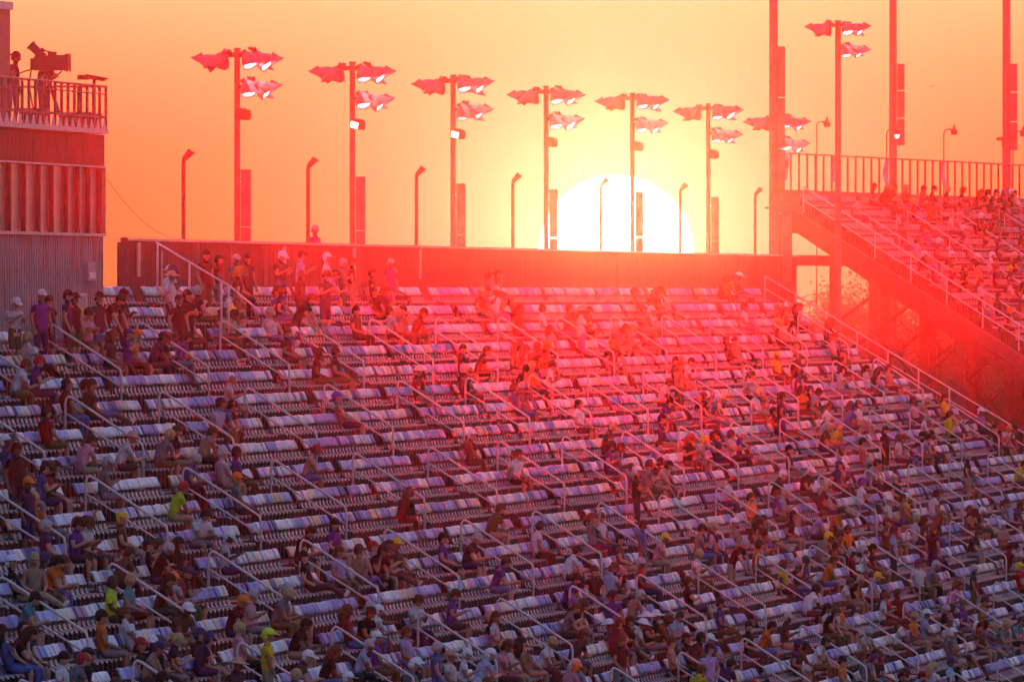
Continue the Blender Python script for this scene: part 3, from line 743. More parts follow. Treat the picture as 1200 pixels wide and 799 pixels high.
# ------------------------------------------------------------------ people
def vec(*a): return Vector(a)
# skeleton radii are for a person about 1.75 m tall; x is the way the person faces
def skeleton(P):
    """P: joints. returns verts, edges, radii, tags (0 skin 1 shirt 2 trousers 3 lower leg 4 shoe)"""
    V, E_, Rr, Tg = [], [], [], []
    def v(p, r, t, par=None):
        V.append(Vector(p)); Rr.append(r); Tg.append(t)
        if par is not None: E_.append((par, len(V) - 1))
        return len(V) - 1
    pel = v(P['pelvis'], .150, 2)
    w = v(P['pelvis'].lerp(P['chest'], .45), .140, 1, pel)
    ch = v(P['chest'], .158, 1, w)
    nb = v(P['neckbase'], .098, 1, ch)
    nk = v(P['neckbase'].lerp(P['head'], .42), .058, 0, nb)
    hd = P['head']; hf, hu = P['hface'], P['hup']
    jaw = v(hd - hu * .055 + hf * .022, .084, 0, nk)
    cr = v(hd + hu * .035 - hf * .008, .108, 0, jaw)
    v(hd + hu * .105 - hf * .015, .070, 0, cr)
    v(hd - hu * .012 + hf * .118, .020, 0, jaw)                     # nose
    for s in 'LR':
        sh = v(P['sh' + s], .078, 1, nb if False else ch)
        up = v(P['sh' + s].lerp(P['el' + s], .45), .062, 1, sh)
        el = v(P['el' + s], .048, 0, up)
        wr = v(P['wr' + s], .034, 0, el)
        v(P['wr' + s] + (P['wr' + s] - P['el' + s]).normalized() * .075, .040, 0, wr)
        hp = v(P['hip' + s], .105, 2, pel)
        kn = v(P['kn' + s], .072, 2, hp)
        cf = v(P['kn' + s].lerp(P['an' + s], .35), .062, 3, kn)
        an = v(P['an' + s], .044, 3, cf)
        v(P['toe' + s], .042, 4, an)
    return V, E_, Rr, Tg
def make_body(name, P):
    V, E_, Rr, Tg = skeleton(P)
    me = bpy.data.meshes.new(name); me.from_pydata(V, E_, [])
    ob = bpy.data.objects.new(name, me); COL.objects.link(ob)
    md = ob.modifiers.new('skin', 'SKIN'); md.use_smooth_shade = True; md.branch_smoothing = .4
    for sv, r in zip(me.skin_vertices[0].data, Rr): sv.radius = (r, r)
    me.skin_vertices[0].data[0].use_root = True
    ss = ob.modifiers.new('sub', 'SUBSURF'); ss.levels = 1; ss.render_levels = 1
    dg = bpy.context.evaluated_depsgraph_get(); ev = ob.evaluated_get(dg); out = bpy.data.meshes.new_from_object(ev)
    bpy.data.objects.remove(ob)
    co = np.empty(len(out.vertices) * 3, 'f'); out.vertices.foreach_get('co', co); co = co.reshape(-1, 3)
    segs = [(np.array(V[a], 'f'), np.array(V[b], 'f'), Tg[b] if Tg[b] != 2 or Tg[a] == 2 else Tg[b], Rr[a], Rr[b]) for a, b in E_]
    faces = [tuple(p.vertices) for p in out.polygons]
    cen = np.array([co[list(f)].mean(0) for f in faces]); best = np.full(len(faces), 9e9); tg = np.zeros(len(faces), int)
    for a, b, t_, ra, rb in segs:
        d = b - a; u = np.clip(((cen - a) @ d) / max(d @ d, 1e-9), 0, 1)
        dist = np.linalg.norm(cen - (a + u[:, None] * d), axis=1) - (ra + (rb - ra) * u)
        k = dist < best; best[k] = dist[k]; tg[k] = t_
    mb = MB(); mb.v = [tuple(p) for p in co]; mb.f = faces; mb.m = [int(q) for q in tg]; mb.c = [None] * len(faces)
    # fingers: five short bent chains rooted in each palm
    for s in 'LR':
        wr = P['wr' + s]; d = (wr - P['el' + s]).normalized(); side = d.cross(vec(0, 0, 1))
        side = side.normalized() if side.length > .1 else vec(0, 1, 0)
        dn = side.cross(d).normalized()
        if dn.z > 0: dn = -dn
        for i, (o_, L) in enumerate(((-.030, .070), (-.010, .082), (.010, .077), (.029, .060))):
            b0 = wr + d * .085 + side * o_; mb.tube([b0, b0 + d * L * .5 + dn * .008, b0 + d * L * .8 + dn * .035], [.0105, .0095, .007], 5)
        sg = 1 if s == 'L' else -1
        b0 = wr + d * .045 + side * .032 * sg; mb.tube([b0, b0 + d * .03 + side * .028 * sg + dn * .01, b0 + d * .06 + side * .03 * sg + dn * .02], [.013, .011, .008], 5)
    return mb
def base_pose(seat=True):
    P = {}
    if seat:
        P['pelvis'] = vec(.20, 0, .555); P['chest'] = vec(.13, 0, .90); P['neckbase'] = vec(.125, 0, 1.045); P['head'] = vec(.155, 0, 1.21)
        for s, y in (('L', 1), ('R', -1)):
            P['sh' + s] = vec(.125, .185 * y, 1.0); P['hip' + s] = vec(.22, .095 * y, .535); P['kn' + s] = vec(.60, .14 * y, .54)
            P['an' + s] = vec(.60, .13 * y, .085); P['toe' + s] = vec(.77, .155 * y, .045)
            P['el' + s] = vec(.19, .25 * y, .74); P['wr' + s] = vec(.41, .16 * y, .655)
    else:
        P['pelvis'] = vec(0, 0, .96); P['chest'] = vec(-.01, 0, 1.30); P['neckbase'] = vec(-.01, 0, 1.455); P['head'] = vec(.025, 0, 1.625)
        for s, y in (('L', 1), ('R', -1)):
            P['sh' + s] = vec(-.01, .19 * y, 1.405); P['hip' + s] = vec(0, .095 * y, .90); P['kn' + s] = vec(.03, .105 * y, .49)
            P['an' + s] = vec(-.02, .115 * y, .085); P['toe' + s] = vec(.16, .15 * y, .045)
            P['el' + s] = vec(-.03, .26 * y, 1.14); P['wr' + s] = vec(.08, .25 * y, .90)
    P['hface'] = vec(1, 0, 0); P['hup'] = vec(0, 0, 1); return P
def lean(P, a, keys=('chest', 'neckbase', 'head', 'shL', 'shR'), piv='pelvis', axis='Y'):
    M = Matrix.Rotation(a, 3, axis); c = P[piv]
    for k in keys: P[k] = c + M @ (P[k] - c)
def look(P, yaw, pitch):
    M = Matrix.Rotation(yaw, 3, 'Z') @ Matrix.Rotation(pitch, 3, 'Y'); P['hface'] = M @ vec(1, 0, 0); P['hup'] = M @ vec(0, 0, 1)
POSES = {}
def pose(name, seat, fn):
    P = base_pose(seat); fn(P); POSES[name] = (P, make_body(name, P), seat)
def f_up(P): look(P, -.25, .05)
def f_lean(P):
    lean(P, .55); look(P, -.2, .25)
    for s, y in (('L', 1), ('R', -1)): P['el' + s] = vec(.50, .17 * y, .66); P['wr' + s] = vec(.69, .05 * y, .72)
def f_out(P):
    lean(P, -.18); look(P, -.35, -.05)
    for s, y in (('L', 1), ('R', -1)): P['kn' + s] = vec(.63, .11 * y, .60); P['an' + s] = vec(1.0, .09 * y, .38); P['toe' + s] = vec(1.08, .11 * y, .50)
    P['elR'] = vec(.1, -.30, .72); P['wrR'] = vec(.28, -.17, .62)
def f_drink(P):
    lean(P, .06); look(P, -.1, -.1); P['elR'] = vec(.33, -.27, .87); P['wrR'] = vec(.35, -.10, 1.10)
def f_turn(P):
    lean(P, .12); lean(P, .14, axis='X'); look(P, -.9, .05); P['elL'] = vec(.25, .24, .74); P['wrL'] = vec(.42, .02, .70)
def f_cross(P):
    lean(P, -.04); look(P, .5, .0)
    for s, y in (('L', 1), ('R', -1)): P['el' + s] = vec(.25, .24 * y, .78); P['wr' + s] = vec(.36, -.04 * y, .82)
    P['knR'] = vec(.60, .02, .60); P['anR'] = vec(.78, .12, .28); P['toeR'] = vec(.93, .13, .33)
def f_phone(P):
    lean(P, .22); look(P, 0, .5)
    for s, y in (('L', 1), ('R', -1)): P['el' + s] = vec(.28, .22 * y, .76); P['wr' + s] = vec(.50, .06 * y, .86)
def f_away(P): lean(P, .25); look(P, .7, .1)
def f_stand(P): look(P, -.3, .05)
def f_fold(P):
    look(P, .3, .0)
    for s, y in (('L', 1), ('R', -1)): P['el' + s] = vec(.10, .24 * y, 1.16); P['wr' + s] = vec(.23, -.05 * y, 1.22)
def f_sphone(P):
    lean(P, .06); look(P, 0, .4); P['elR'] = vec(.08, -.25, 1.15); P['wrR'] = vec(.32, -.10, 1.30); P['elL'] = vec(.06, .25, 1.16); P['wrL'] = vec(.29, .08, 1.25)
def f_walk(P):
    lean(P, .08); look(P, -.5, .15); P['knL'] = vec(.22, .11, .53); P['anL'] = vec(.24, .11, .09); P['toeL'] = vec(.40, .13, .05); P['knR'] = vec(.0, -.1, .47); P['anR'] = vec(-.24, -.1, .14); P['toeR'] = vec(-.1, -.13, .05); P['elR'] = vec(.12, -.26, 1.15); P['wrR'] = vec(.30, -.22, 1.0)
def f_bend(P): lean(P, .65); look(P, 0, .5); P['elL'] = vec(.42, .22, 1.02); P['wrL'] = vec(.52, .18, .80); P['elR'] = vec(.42, -.22, 1.02); P['wrR'] = vec(.52, -.16, .80)
def f_back(P):
    lean(P, -.22); look(P, -.15, -.1); P['elL'] = vec(.0, .33, .88); P['wrL'] = vec(-.03, .58, .90); P['knL'] = vec(.58, .26, .53); P['anL'] = vec(.66, .30, .085); P['toeL'] = vec(.82, .34, .045)
def f_hunch(P):
    lean(P, .35); look(P, .3, .3); P['elR'] = vec(.45, -.2, .68); P['wrR'] = vec(.42, -.06, .95); P['elL'] = vec(.44, .2, .66); P['wrL'] = vec(.60, -.02, .60)
    P['neckbase'] += vec(.04, 0, -.02); P['head'] += vec(.07, 0, -.05)
def f_cheer(P): lean(P, -.02); look(P, -.2, -.15); P['elR'] = vec(.28, -.30, 1.08); P['wrR'] = vec(.34, -.24, 1.34)
def f_hip(P):
    look(P, .6, .05); lean(P, .06, axis='X'); P['elL'] = vec(-.06, .38, 1.16); P['wrL'] = vec(.05, .20, 1.02); P['elR'] = vec(-.04, -.30, 1.14); P['wrR'] = vec(.10, -.26, .94); P['knR'] = vec(.12, -.13, .50); P['anR'] = vec(.10, -.20, .085); P['toeR'] = vec(.24, -.27, .045)
def f_sdrink(P): lean(P, .03); look(P, -.7, -.1); P['elR'] = vec(.12, -.28, 1.24); P['wrR'] = vec(.18, -.12, 1.52); P['elL'] = vec(.04, .27, 1.15); P['wrL'] = vec(.22, .18, 1.05)
for nm, st, fn in (('sit_back', 1, f_back), ('sit_hunch', 1, f_hunch), ('sit_arm_up', 1, f_cheer), ('stand_hip', 0, f_hip), ('stand_drink', 0, f_sdrink), ('sit_upright', 1, f_up), ('sit_lean', 1, f_lean), ('sit_legs_out', 1, f_out), ('sit_drink', 1, f_drink), ('sit_turned', 1, f_turn), ('sit_crossed', 1, f_cross), ('sit_phone', 1, f_phone), ('sit_look_away', 1, f_away),
                   ('stand_relaxed', 0, f_stand), ('stand_folded', 0, f_fold), ('stand_phone', 0, f_sphone), ('stand_walk', 0, f_walk), ('stand_bend', 0, f_bend)): pose(nm, bool(st), fn)
SLOTS = ['skin', 'shirt', 'trousers', 'shin', 'shoe']
PMATS = [attr_mat('person_' + s, s, 'OBJECT', rough=.55 if s == 'skin' else .85, spec=.2, vary=.12 if s == 'skin' else .22, scale=11) for s in SLOTS]
BODY = {k: v[1].mesh('person', PMATS, True) for k, v in POSES.items()}

# headwear and hair in head space (x face, z up), origin at the head centre
def dome(m, rx, ry, rz, z0, cen=(0, 0, 0), n=10, rings=4, zc=0.0):
    pts = []; ff = []
    for i in range(rings):
        q = z0 + (math.pi / 2 - z0) * i / rings
        for j in range(n):
            f = 2 * math.pi * j / n; pts.append((cen[0] + rx * math.cos(q) * math.cos(f), cen[1] + ry * math.cos(q) * math.sin(f), cen[2] + rz * math.sin(q)))
    pts.append((cen[0], cen[1], cen[2] + rz)); t_ = len(pts) - 1
    for i in range(rings - 1):
        for j in range(n): ff.append((i * n + j, i * n + (j + 1) % n, (i + 1) * n + (j + 1) % n, (i + 1) * n + j))
    for j in range(n): ff.append(((rings - 1) * n + j, (rings - 1) * n + (j + 1) % n, t_))
    m.add(pts, ff)
def hair_short():
    m = MB(); dome(m, .128, .112, .128, -.15, (-.012, 0, .035)); dome(m, .075, .108, .09, -1.2, (-.06, 0, .0), rings=5); return m
def hair_long():
    m = MB(); dome(m, .134, .12, .135, -.1, (-.014, 0, .035)); 
    m.tube([(-.05, 0, .06), (-.085, 0, -.06), (-.10, 0, -.19), (-.105, 0, -.30)], [.10, .115, .095, .03], 8); return m
def hair_bun():
    m = MB(); dome(m, .130, .114, .130, -.15, (-.012, 0, .035)); dome(m, .07, .10, .09, -1.2, (-.06, 0, .0), rings=5); dome(m, .05, .05, .05, -1.5, (-.15, 0, .06), n=8, rings=6); m.tube([(-.13, 0, .03), (-.18, 0, -.05), (-.17, 0, -.16)], [.035, .04, .012], 6); return m
def cap():
    m = MB(); dome(m, .134, .118, .125, -.02, (-.01, 0, .048)); n = 6
    a = [(.08 + .0, -.10, .055), (.17, -.085, .040), (.225, 0, .038), (.17, .085, .040), (.08, .10, .055)]
    m.add([Vector(p) for p in a] + [Vector(p) + vec(0, 0, .012) for p in a], [(0, 1, 2, 3, 4), (9, 8, 7, 6, 5)] + [(i, i + 5, i + 6, i + 1) for i in range(4)]); dome(m, .07, .105, .08, -1.2, (-.06, 0, -.005), rings=5); return m
def sunhat():
    m = MB(); dome(m, .125, .115, .12, 0, (-.01, 0, .055)); n = 14
    m.add([(-.01 + .12 * math.cos(2 * math.pi * j / n), .11 * math.sin(2 * math.pi * j / n), .065) for j in range(n)] + [(-.01 + .23 * math.cos(2 * math.pi * j / n), .22 * math.sin(2 * math.pi * j / n), .04) for j in range(n)] + [(-.01 + .23 * math.cos(2 * math.pi * j / n), .22 * math.sin(2 * math.pi * j / n), .052) for j in range(n)] + [(-.01 + .12 * math.cos(2 * math.pi * j / n), .11 * math.sin(2 * math.pi * j / n), .08) for j in range(n)],
          [(j, (j + 1) % n, n + (j + 1) % n, n + j) for j in range(n)] + [(n + j, n + (j + 1) % n, 2 * n + (j + 1) % n, 2 * n + j) for j in range(n)] + [(2 * n + j, 2 * n + (j + 1) % n, 3 * n + (j + 1) % n, 3 * n + j) for j in range(n)]); return m
def headset():
    m = MB(); dome(m, .128, .112, .128, -.15, (-.012, 0, .035)); dome(m, .07, .105, .09, -1.2, (-.06, 0, .0), rings=5)
    for s in (-1, 1): m.tube([(-.005, s * .095, -.01), (-.005, s * .145, -.01)], [.05, .055], 8)
    m.tube([(-.005, .13 * math.cos(q), .03 + .145 * math.sin(q)) for q in np.linspace(0, math.pi, 9)], .014, 5); return m
M_head = attr_mat('headwear', 'tone', 'OBJECT', rough=.7, spec=.2, vary=.2, scale=16)
TOPS = {k: f() for k, f in (('hair_short', hair_short), ('hair_long', hair_long), ('hair_bun', hair_bun), ('cap', cap), ('sun_hat', sunhat), ('headset', headset))}
TOPM = {k: v.mesh('hair' if k.startswith('hair') else k, [M_head], True) for k, v in TOPS.items()}
def head_matrix(P):
    x = P['hface'].normalized(); z = P['hup'].normalized(); y = z.cross(x)
    return Matrix(((x.x, y.x, z.x, P['head'].x), (x.y, y.y, z.y, P['head'].y), (x.z, y.z, z.z, P['head'].z), (0, 0, 0, 1)))
HEADM = {k: head_matrix(v[0]) for k, v in POSES.items()}

SKINS = [(.36, .20, .13), (.42, .25, .17), (.31, .16, .10), (.17, .09, .06), (.10, .055, .04), (.46, .28, .20)]
HAIRS = {'dark': (.02, .015, .012), 'brown': (.08, .045, .025), 'blond': (.42, .30, .14), 'grey': (.40, .38, .37), 'red-brown': (.16, .05, .02)}
CLOTH = {'black': (.018, .017, .02), 'charcoal': (.05, .05, .055), 'grey': (.25, .25, .27), 'white': (.72, .70, .70), 'pale': (.55, .50, .50), 'navy': (.03, .035, .12), 'blue': (.10, .16, .42), 'light blue': (.34, .46, .62),
         'purple': (.16, .06, .34), 'lavender': (.40, .34, .60), 'red': (.42, .025, .03), 'maroon': (.14, .02, .03), 'orange': (.75, .20, .03), 'yellow': (.72, .48, .03), 'lime': (.55, .75, .04), 'pink': (.70, .30, .36), 'hot pink': (.85, .18, .40),
         'teal': (.10, .34, .38), 'tan': (.42, .30, .20), 'brown': (.15, .085, .05), 'olive': (.12, .12, .05), 'salmon': (.62, .28, .22), 'cream': (.62, .54, .42)}
RANDC = ['black'] * 18 + ['charcoal'] * 10 + ['grey'] * 5 + ['white'] * 7 + ['pale'] * 4 + ['navy'] * 4 + ['blue'] * 3 + ['light blue'] * 2 + ['purple'] * 4 + ['lavender'] * 2 + ['red'] * 2 + ['maroon'] * 3 + ['orange'] * 2 + ['yellow', 'pink', 'teal', 'salmon', 'cream'] + ['tan'] * 4 + ['brown'] * 5 + ['olive'] * 2
HATC = ['black'] * 5 + ['white'] * 4 + ['navy'] * 2 + ['red', 'grey', 'yellow', 'orange', 'tan', 'purple']
prnd = random.Random(21)
SITS = ['sit_upright'] * 4 + ['sit_lean'] * 5 + ['sit_legs_out'] * 2 + ['sit_drink'] * 2 + ['sit_turned'] * 4 + ['sit_crossed'] * 3 + ['sit_phone'] * 4 + ['sit_look_away'] * 3 + ['sit_back'] * 3 + ['sit_hunch'] * 4 + ['sit_arm_up']
people = []           # dicts
occ = {}
def free(k, t, gap=.5): return all(abs(t - q) > gap for q in occ.get(k, []))
def spec(shirt, top, pose_, yaw, scale):
    d = {}
    d['shirt_n'] = shirt; c = Vector(CLOTH[shirt]); j = prnd.uniform(.85, 1.15); d['shirt'] = tuple(c * j * (.8 if max(c) > .5 else .65))
    d['skin'] = prnd.choices(SKINS, [5, 5, 4, 2, 2, 3])[0]
    tn = prnd.choice(('navy', 'charcoal', 'black', 'tan', 'grey', 'blue', 'charcoal', 'olive')); tc_ = tuple(Vector(CLOTH[tn]) * .8)
    d['trousers'] = tc_; d['shin'] = d['skin'] if prnd.random() < .5 else tc_; d['shoe'] = prnd.choice(((.6, .58, .56), (.03, .03, .03), (.2, .15, .1), (.5, .5, .52)))
    if top is None:
        q = prnd.random()
        if q < .42: top = 'cap:' + prnd.choice(HATC)
        elif q < .47: top = 'sun_hat:' + prnd.choice(('tan', 'white', 'cream'))
        elif q < .53: top = 'headset:dark'
        elif q < .56: top = 'none'
        else: top = prnd.choice(('hair_short', 'hair_short', 'hair_long', 'hair_bun')) + ':' + prnd.choice(('dark', 'dark', 'brown', 'brown', 'blond', 'grey', 'red-brown'))
    d['top'] = top; d['pose'] = pose_; d['yaw'] = yaw; d['scale'] = scale; return d
def solve_row(x, y, up):
    """row and place along it whose point 'up' above the floor shows at (x, y)"""
    best = None
    for k in range(NROW):
        D = row_D(k) - .17; z = F * D / (CT * (VPX - x)); yy = HY + F * (CZ - row_z(k) - up) / z
        if best is None or abs(yy - y) < best[0]: best = (abs(yy - y), k, (z - D * ST) / CT)
    return best[1], best[2]
def add_main(x, y, shirt=None, top=None, pose_=None, yaw=None, gap=.42, scale=None, force=False):
    pose_ = pose_ or prnd.choice(SITS); P, _, seat = POSES[pose_]
    k, t = solve_row(x, y, P['head'].z)
    if k < 2 and t < TOWER_T1 + .6: k = 2; D = row_D(2); z = F * D / (CT * (VPX - x)); t = (z - D * ST) / CT
    if t > T_END - 1: return False
    if seat:
        if near_aisle(t) < AISLE_W / 2 + .25:
            if not force: return False
            a = min(aisles, key=lambda q: abs(q - t)); t = a + (AISLE_W / 2 + .3) * (1 if t > a else -1)
        t = T_END - .9 - round((T_END - .9 - t) / .5) * .5
    if not free(k, t, gap) and not force: return False
    occ.setdefault(k, []).append(t)
    d = spec(shirt or prnd.choice(RANDC), top, pose_, yaw if yaw is not None else prnd.gauss(.05, .48), scale or prnd.uniform(.89, 1.03))
    back = 0 if seat else .28
    d['loc'] = Vector((-row_D(k) + (0 if seat else .36), t, row_z(k) + .002)); d['row'] = k; d['stand'] = 1
    people.append(d); return True
A = add_main
EXPL = [  # x, y of the head, shirt, headwear, pose
 (15,422,'white','hair_short:brown','sit_lean'),(80,447,'red','cap:black','sit_upright'),(104,450,'brown','hair_short:brown','sit_turned'),(110,455,'tan','hair_short:dark','sit_legs_out'),(56,472,'red','hair_short:dark','sit_upright'),
 (90,512,'pink','hair_bun:brown','sit_lean'),(138,506,'white','sun_hat:tan','sit_lean'),(121,538,'grey','cap:grey','sit_phone'),(205,503,'black','hair_short:brown','sit_turned'),(236,504,'tan','hair_short:brown','sit_lean'),
 (214,541,'blue','hair_short:grey','sit_lean'),(199,562,'lime','cap:red','sit_lean'),(262,541,'pale','hair_short:grey','sit_upright'),(277,531,'purple','hair_short:dark','sit_upright'),(279,559,'grey','cap:orange','sit_upright'),(266,455,'pale','none','sit_phone'),
 (62,607,'navy','hair_short:grey','sit_upright'),(52,653,'orange','hair_short:dark','sit_lean'),(131,677,'lime','hair_short:brown','sit_turned'),(148,683,'teal','hair_short:blond','sit_turned'),(120,709,'orange','hair_short:dark','sit_upright'),
 (151,709,'white','hair_bun:brown','sit_legs_out'),(176,640,'black','hair_short:grey','sit_lean'),(136,641,'brown','hair_short:brown','sit_lean'),(145,607,'brown','cap:yellow','sit_upright'),(190,682,'pale','cap:black','sit_lean'),(205,701,'brown','cap:white','sit_lean'),
 (70,757,'white','hair_short:dark','sit_turned'),(95,756,'black','cap:black','sit_look_away'),(30,756,'black','hair_short:dark','sit_upright'),(25,694,'teal','hair_short:dark','sit_lean'),(140,784,'light blue','hair_short:brown','sit_upright'),(230,612,'white','hair_short:dark','sit_lean'),
 (263,636,'pale','cap:white','sit_phone'),(293,696,'pink','hair_short:grey','sit_phone'),(281,744,'pink','hair_short:blond','sit_upright'),(268,716,'maroon','cap:orange','sit_lean'),(302,745,'yellow','cap:lime','stand_relaxed'),
 (347,614,'black','hair_short:dark','sit_lean'),(393,622,'purple','hair_long:dark','sit_turned'),(400,643,'lavender','hair_long:red-brown','sit_upright'),(423,634,'tan','hair_short:brown','sit_legs_out'),(365,652,'black','hair_short:dark','sit_legs_out'),(322,692,'grey','hair_short:blond','sit_lean'),(340,690,'black','hair_bun:grey','sit_upright'),
 (410,718,'red','hair_long:red-brown','sit_upright'),(424,722,'black','hair_short:dark','sit_lean'),(483,703,'white','hair_short:brown','sit_phone'),(528,697,'purple','hair_short:brown','sit_phone'),(467,649,'charcoal','cap:yellow','sit_upright'),(519,641,'purple','hair_short:dark','sit_upright'),
 (543,640,'charcoal','hair_short:grey','sit_lean'),(577,658,'purple','hair_short:brown','sit_lean'),(421,756,'light blue','hair_short:grey','sit_lean'),(441,748,'purple','cap:white','sit_upright'),(374,768,'black','hair_long:brown','sit_lean'),(342,744,'black','hair_short:dark','sit_lean'),(480,776,'grey','cap:white','sit_phone'),
 (529,764,'pale','cap:tan','sit_upright'),(541,758,'white','cap:white','sit_phone'),(556,758,'light blue','cap:white','sit_lean'),(560,784,'tan','hair_short:grey','sit_upright'),(343,786,'brown','cap:white','sit_lean'),
 (705,612,'white','hair_short:red-brown','sit_turned'),(660,644,'white','hair_short:dark','sit_lean'),(744,625,'blue','cap:maroon','stand_relaxed'),(768,634,'pink','cap:yellow','sit_lean'),(697,675,'black','hair_short:brown','sit_upright'),(752,666,'red','hair_short:grey','sit_upright'),
 (817,629,'salmon','hair_short:dark','sit_phone'),(812,657,'white','hair_short:blond','sit_phone'),(848,628,'black','hair_short:grey','stand_bend'),(866,624,'tan','cap:white','sit_legs_out'),(657,678,'purple','hair_short:dark','sit_lean'),(718,702,'purple','hair_short:dark','sit_upright'),(659,708,'grey','hair_short:brown','sit_lean'),
 (671,738,'charcoal','cap:maroon','sit_lean'),(735,734,'white','sun_hat:white','sit_lean'),(787,722,'light blue','hair_short:brown','sit_lean'),(633,747,'white','hair_short:blond','sit_lean'),(817,748,'light blue','cap:white','sit_lean'),(846,718,'purple','hair_short:dark','sit_upright'),(876,736,'black','hair_short:dark','sit_turned'),
 (888,745,'orange','hair_short:dark','sit_lean'),(812,784,'yellow','hair_short:brown','sit_lean'),(844,780,'navy','hair_short:dark','sit_lean'),(789,755,'salmon','hair_short:red-brown','sit_upright'),(716,762,'black','hair_long:brown','stand_walk'),
 (951,615,'lavender','hair_short:brown','sit_lean'),(974,612,'orange','hair_short:brown','sit_lean'),(958,632,'tan','cap:yellow','sit_lean'),(993,634,'orange','hair_short:brown','sit_turned'),(946,648,'purple','hair_short:dark','sit_upright'),(1039,628,'light blue','hair_short:brown','stand_relaxed'),(1137,620,'charcoal','hair_short:brown','sit_lean'),
 (963,667,'orange','hair_short:brown','sit_lean'),(915,678,'yellow','hair_short:dark','sit_upright'),(1001,660,'red','cap:grey','sit_upright'),(1084,650,'grey','cap:grey','sit_lean'),(1053,687,'maroon','hair_short:brown','sit_upright'),(1112,675,'hot pink','hair_long:red-brown','sit_lean'),(1133,656,'charcoal','hair_short:grey','stand_relaxed'),(1195,655,'red','cap:yellow','sit_upright'),
 (943,697,'white','hair_short:dark','sit_lean'),(982,689,'white','hair_short:brown','sit_lean'),(1017,688,'lavender','cap:yellow','sit_lean'),(1033,710,'white','hair_short:red-brown','sit_phone'),(1128,695,'purple','cap:olive','sit_turned'),(1150,694,'orange','hair_short:brown','sit_phone'),(1047,739,'white','hair_short:dark','sit_lean'),(1070,735,'orange','hair_bun:blond','sit_turned'),
 (1006,754,'cream','hair_short:grey','sit_lean'),(988,783,'orange','hair_short:dark','sit_upright'),(1093,776,'white','hair_long:blond','sit_upright'),(1184,715,'teal','cap:charcoal','sit_lean'),(1170,742,'grey','hair_long:blond','sit_lean'),(1194,738,'red','hair_short:brown','sit_lean'),(946,788,'salmon','hair_short:grey','sit_upright'),
 (1125,441,'light blue','hair_short:grey','sit_upright'),(1136,439,'yellow','hair_short:dark','sit_lean'),(1107,466,'yellow','hair_short:dark','sit_upright'),(1112,484,'lime','hair_short:dark','sit_drink'),(1030,495,'black','hair_short:dark','stand_relaxed'),(1010,468,'white','hair_short:brown','sit_upright'),(968,468,'white','hair_short:red-brown','sit_phone'),
 (1072,463,'pink','hair_short:dark','sit_legs_out'),(1045,431,'salmon','hair_short:brown','sit_upright'),(1150,493,'blue','cap:white','sit_upright'),(1132,544,'teal','cap:white','sit_lean'),(912,408,'yellow','cap:yellow','sit_upright'),(868,324,'charcoal','cap:white','sit_upright'),(643,428,'white','hair_short:brown','sit_phone'),(682,468,'white','hair_short:brown','sit_upright'),
 (770,440,'white','hair_short:dark','sit_lean'),(393,404,'black','headset:dark','sit_upright'),(570,602,'olive','hair_short:brown','sit_lean'),(905,548,'black','cap:white','sit_lean'),(940,560,'black','cap:white','sit_lean'),(880,595,'orange','hair_short:brown','sit_upright'),(845,575,'white','hair_short:dark','sit_lean'),(760,530,'lavender','hair_short:dark','sit_lean'),
 (1042,590,'white','cap:white','sit_upright'),(985,545,'purple','hair_short:dark','sit_phone'),(1190,545,'lime','hair_short:dark','sit_lean'),(925,520,'maroon','hair_short:dark','sit_upright'),
 # standing along the top by the wall and the tower
 (232,300,'maroon','hair_short:dark','stand_relaxed'),(247,296,'red','cap:black','stand_relaxed'),(268,297,'grey','hair_short:grey','stand_folded'),(281,300,'charcoal','hair_short:dark','stand_relaxed'),(320,304,'charcoal','cap:white','stand_phone'),(343,302,'lavender','hair_short:dark','stand_phone'),(374,300,'white','cap:white','stand_folded'),
 (393,302,'grey','hair_short:grey','stand_folded'),(404,304,'black','hair_short:dark','stand_relaxed'),(449,310,'purple','hair_short:grey','stand_relaxed'),(465,326,'pale','hair_short:blond','sit_upright'),(437,325,'charcoal','hair_short:dark','sit_upright'),(262,343,'white','hair_short:dark','sit_lean'),(232,345,'charcoal','hair_short:grey','sit_upright'),
 (337,352,'black','hair_short:dark','stand_bend'),(318,362,'pale','hair_short:grey','sit_legs_out'),(210,350,'black','hair_short:dark','stand_folded'),(200,352,'black','cap:black','stand_relaxed'),
 (7,338,'white','cap:white','stand_phone'),(38,346,'purple','cap:white','stand_relaxed'),(47,345,'black','hair_short:dark','stand_relaxed'),(78,343,'black','cap:black','stand_relaxed'),(112,343,'black','hair_short:dark','stand_bend'),(135,341,'black','headset:dark','stand_folded'),(106,352,'charcoal','cap:black','stand_relaxed'),
 (420,372,'charcoal','hair_short:dark','sit_upright'),(452,364,'pale','cap:tan','sit_lean'),(484,366,'maroon','hair_short:red-brown','sit_lean'),(555,405,'black','hair_short:dark','sit_lean'),(540,410,'maroon','hair_short:brown','sit_turned'),(205,395,'purple','hair_short:dark','sit_lean'),(40,405,'white','hair_short:blond','sit_legs_out'),(8,525,'black','hair_short:dark','stand_relaxed'),
]
for e in EXPL:
    yw = None
    if e[4].startswith('stand'): yw = prnd.uniform(-.9, .5)
    A(*e, yaw=yw, force=True, gap=.3)
CELLS = {300: [12, 20, 18, 14, 16, 16, 12, 0], 400: [9, 5, 3, 5, 14, 16, 22, 13], 500: [11, 9, 1, 3, 6, 16, 26, 26], 600: [12, 14, 11, 8, 12, 16, 23, 24], 700: [12, 14, 13, 14, 18, 18, 19, 20]}
def headpx(d):
    P = POSES[d['pose']][0]; return project(d['loc'] + Vector((P['head'].x, 0, P['head'].z * d['scale'])))
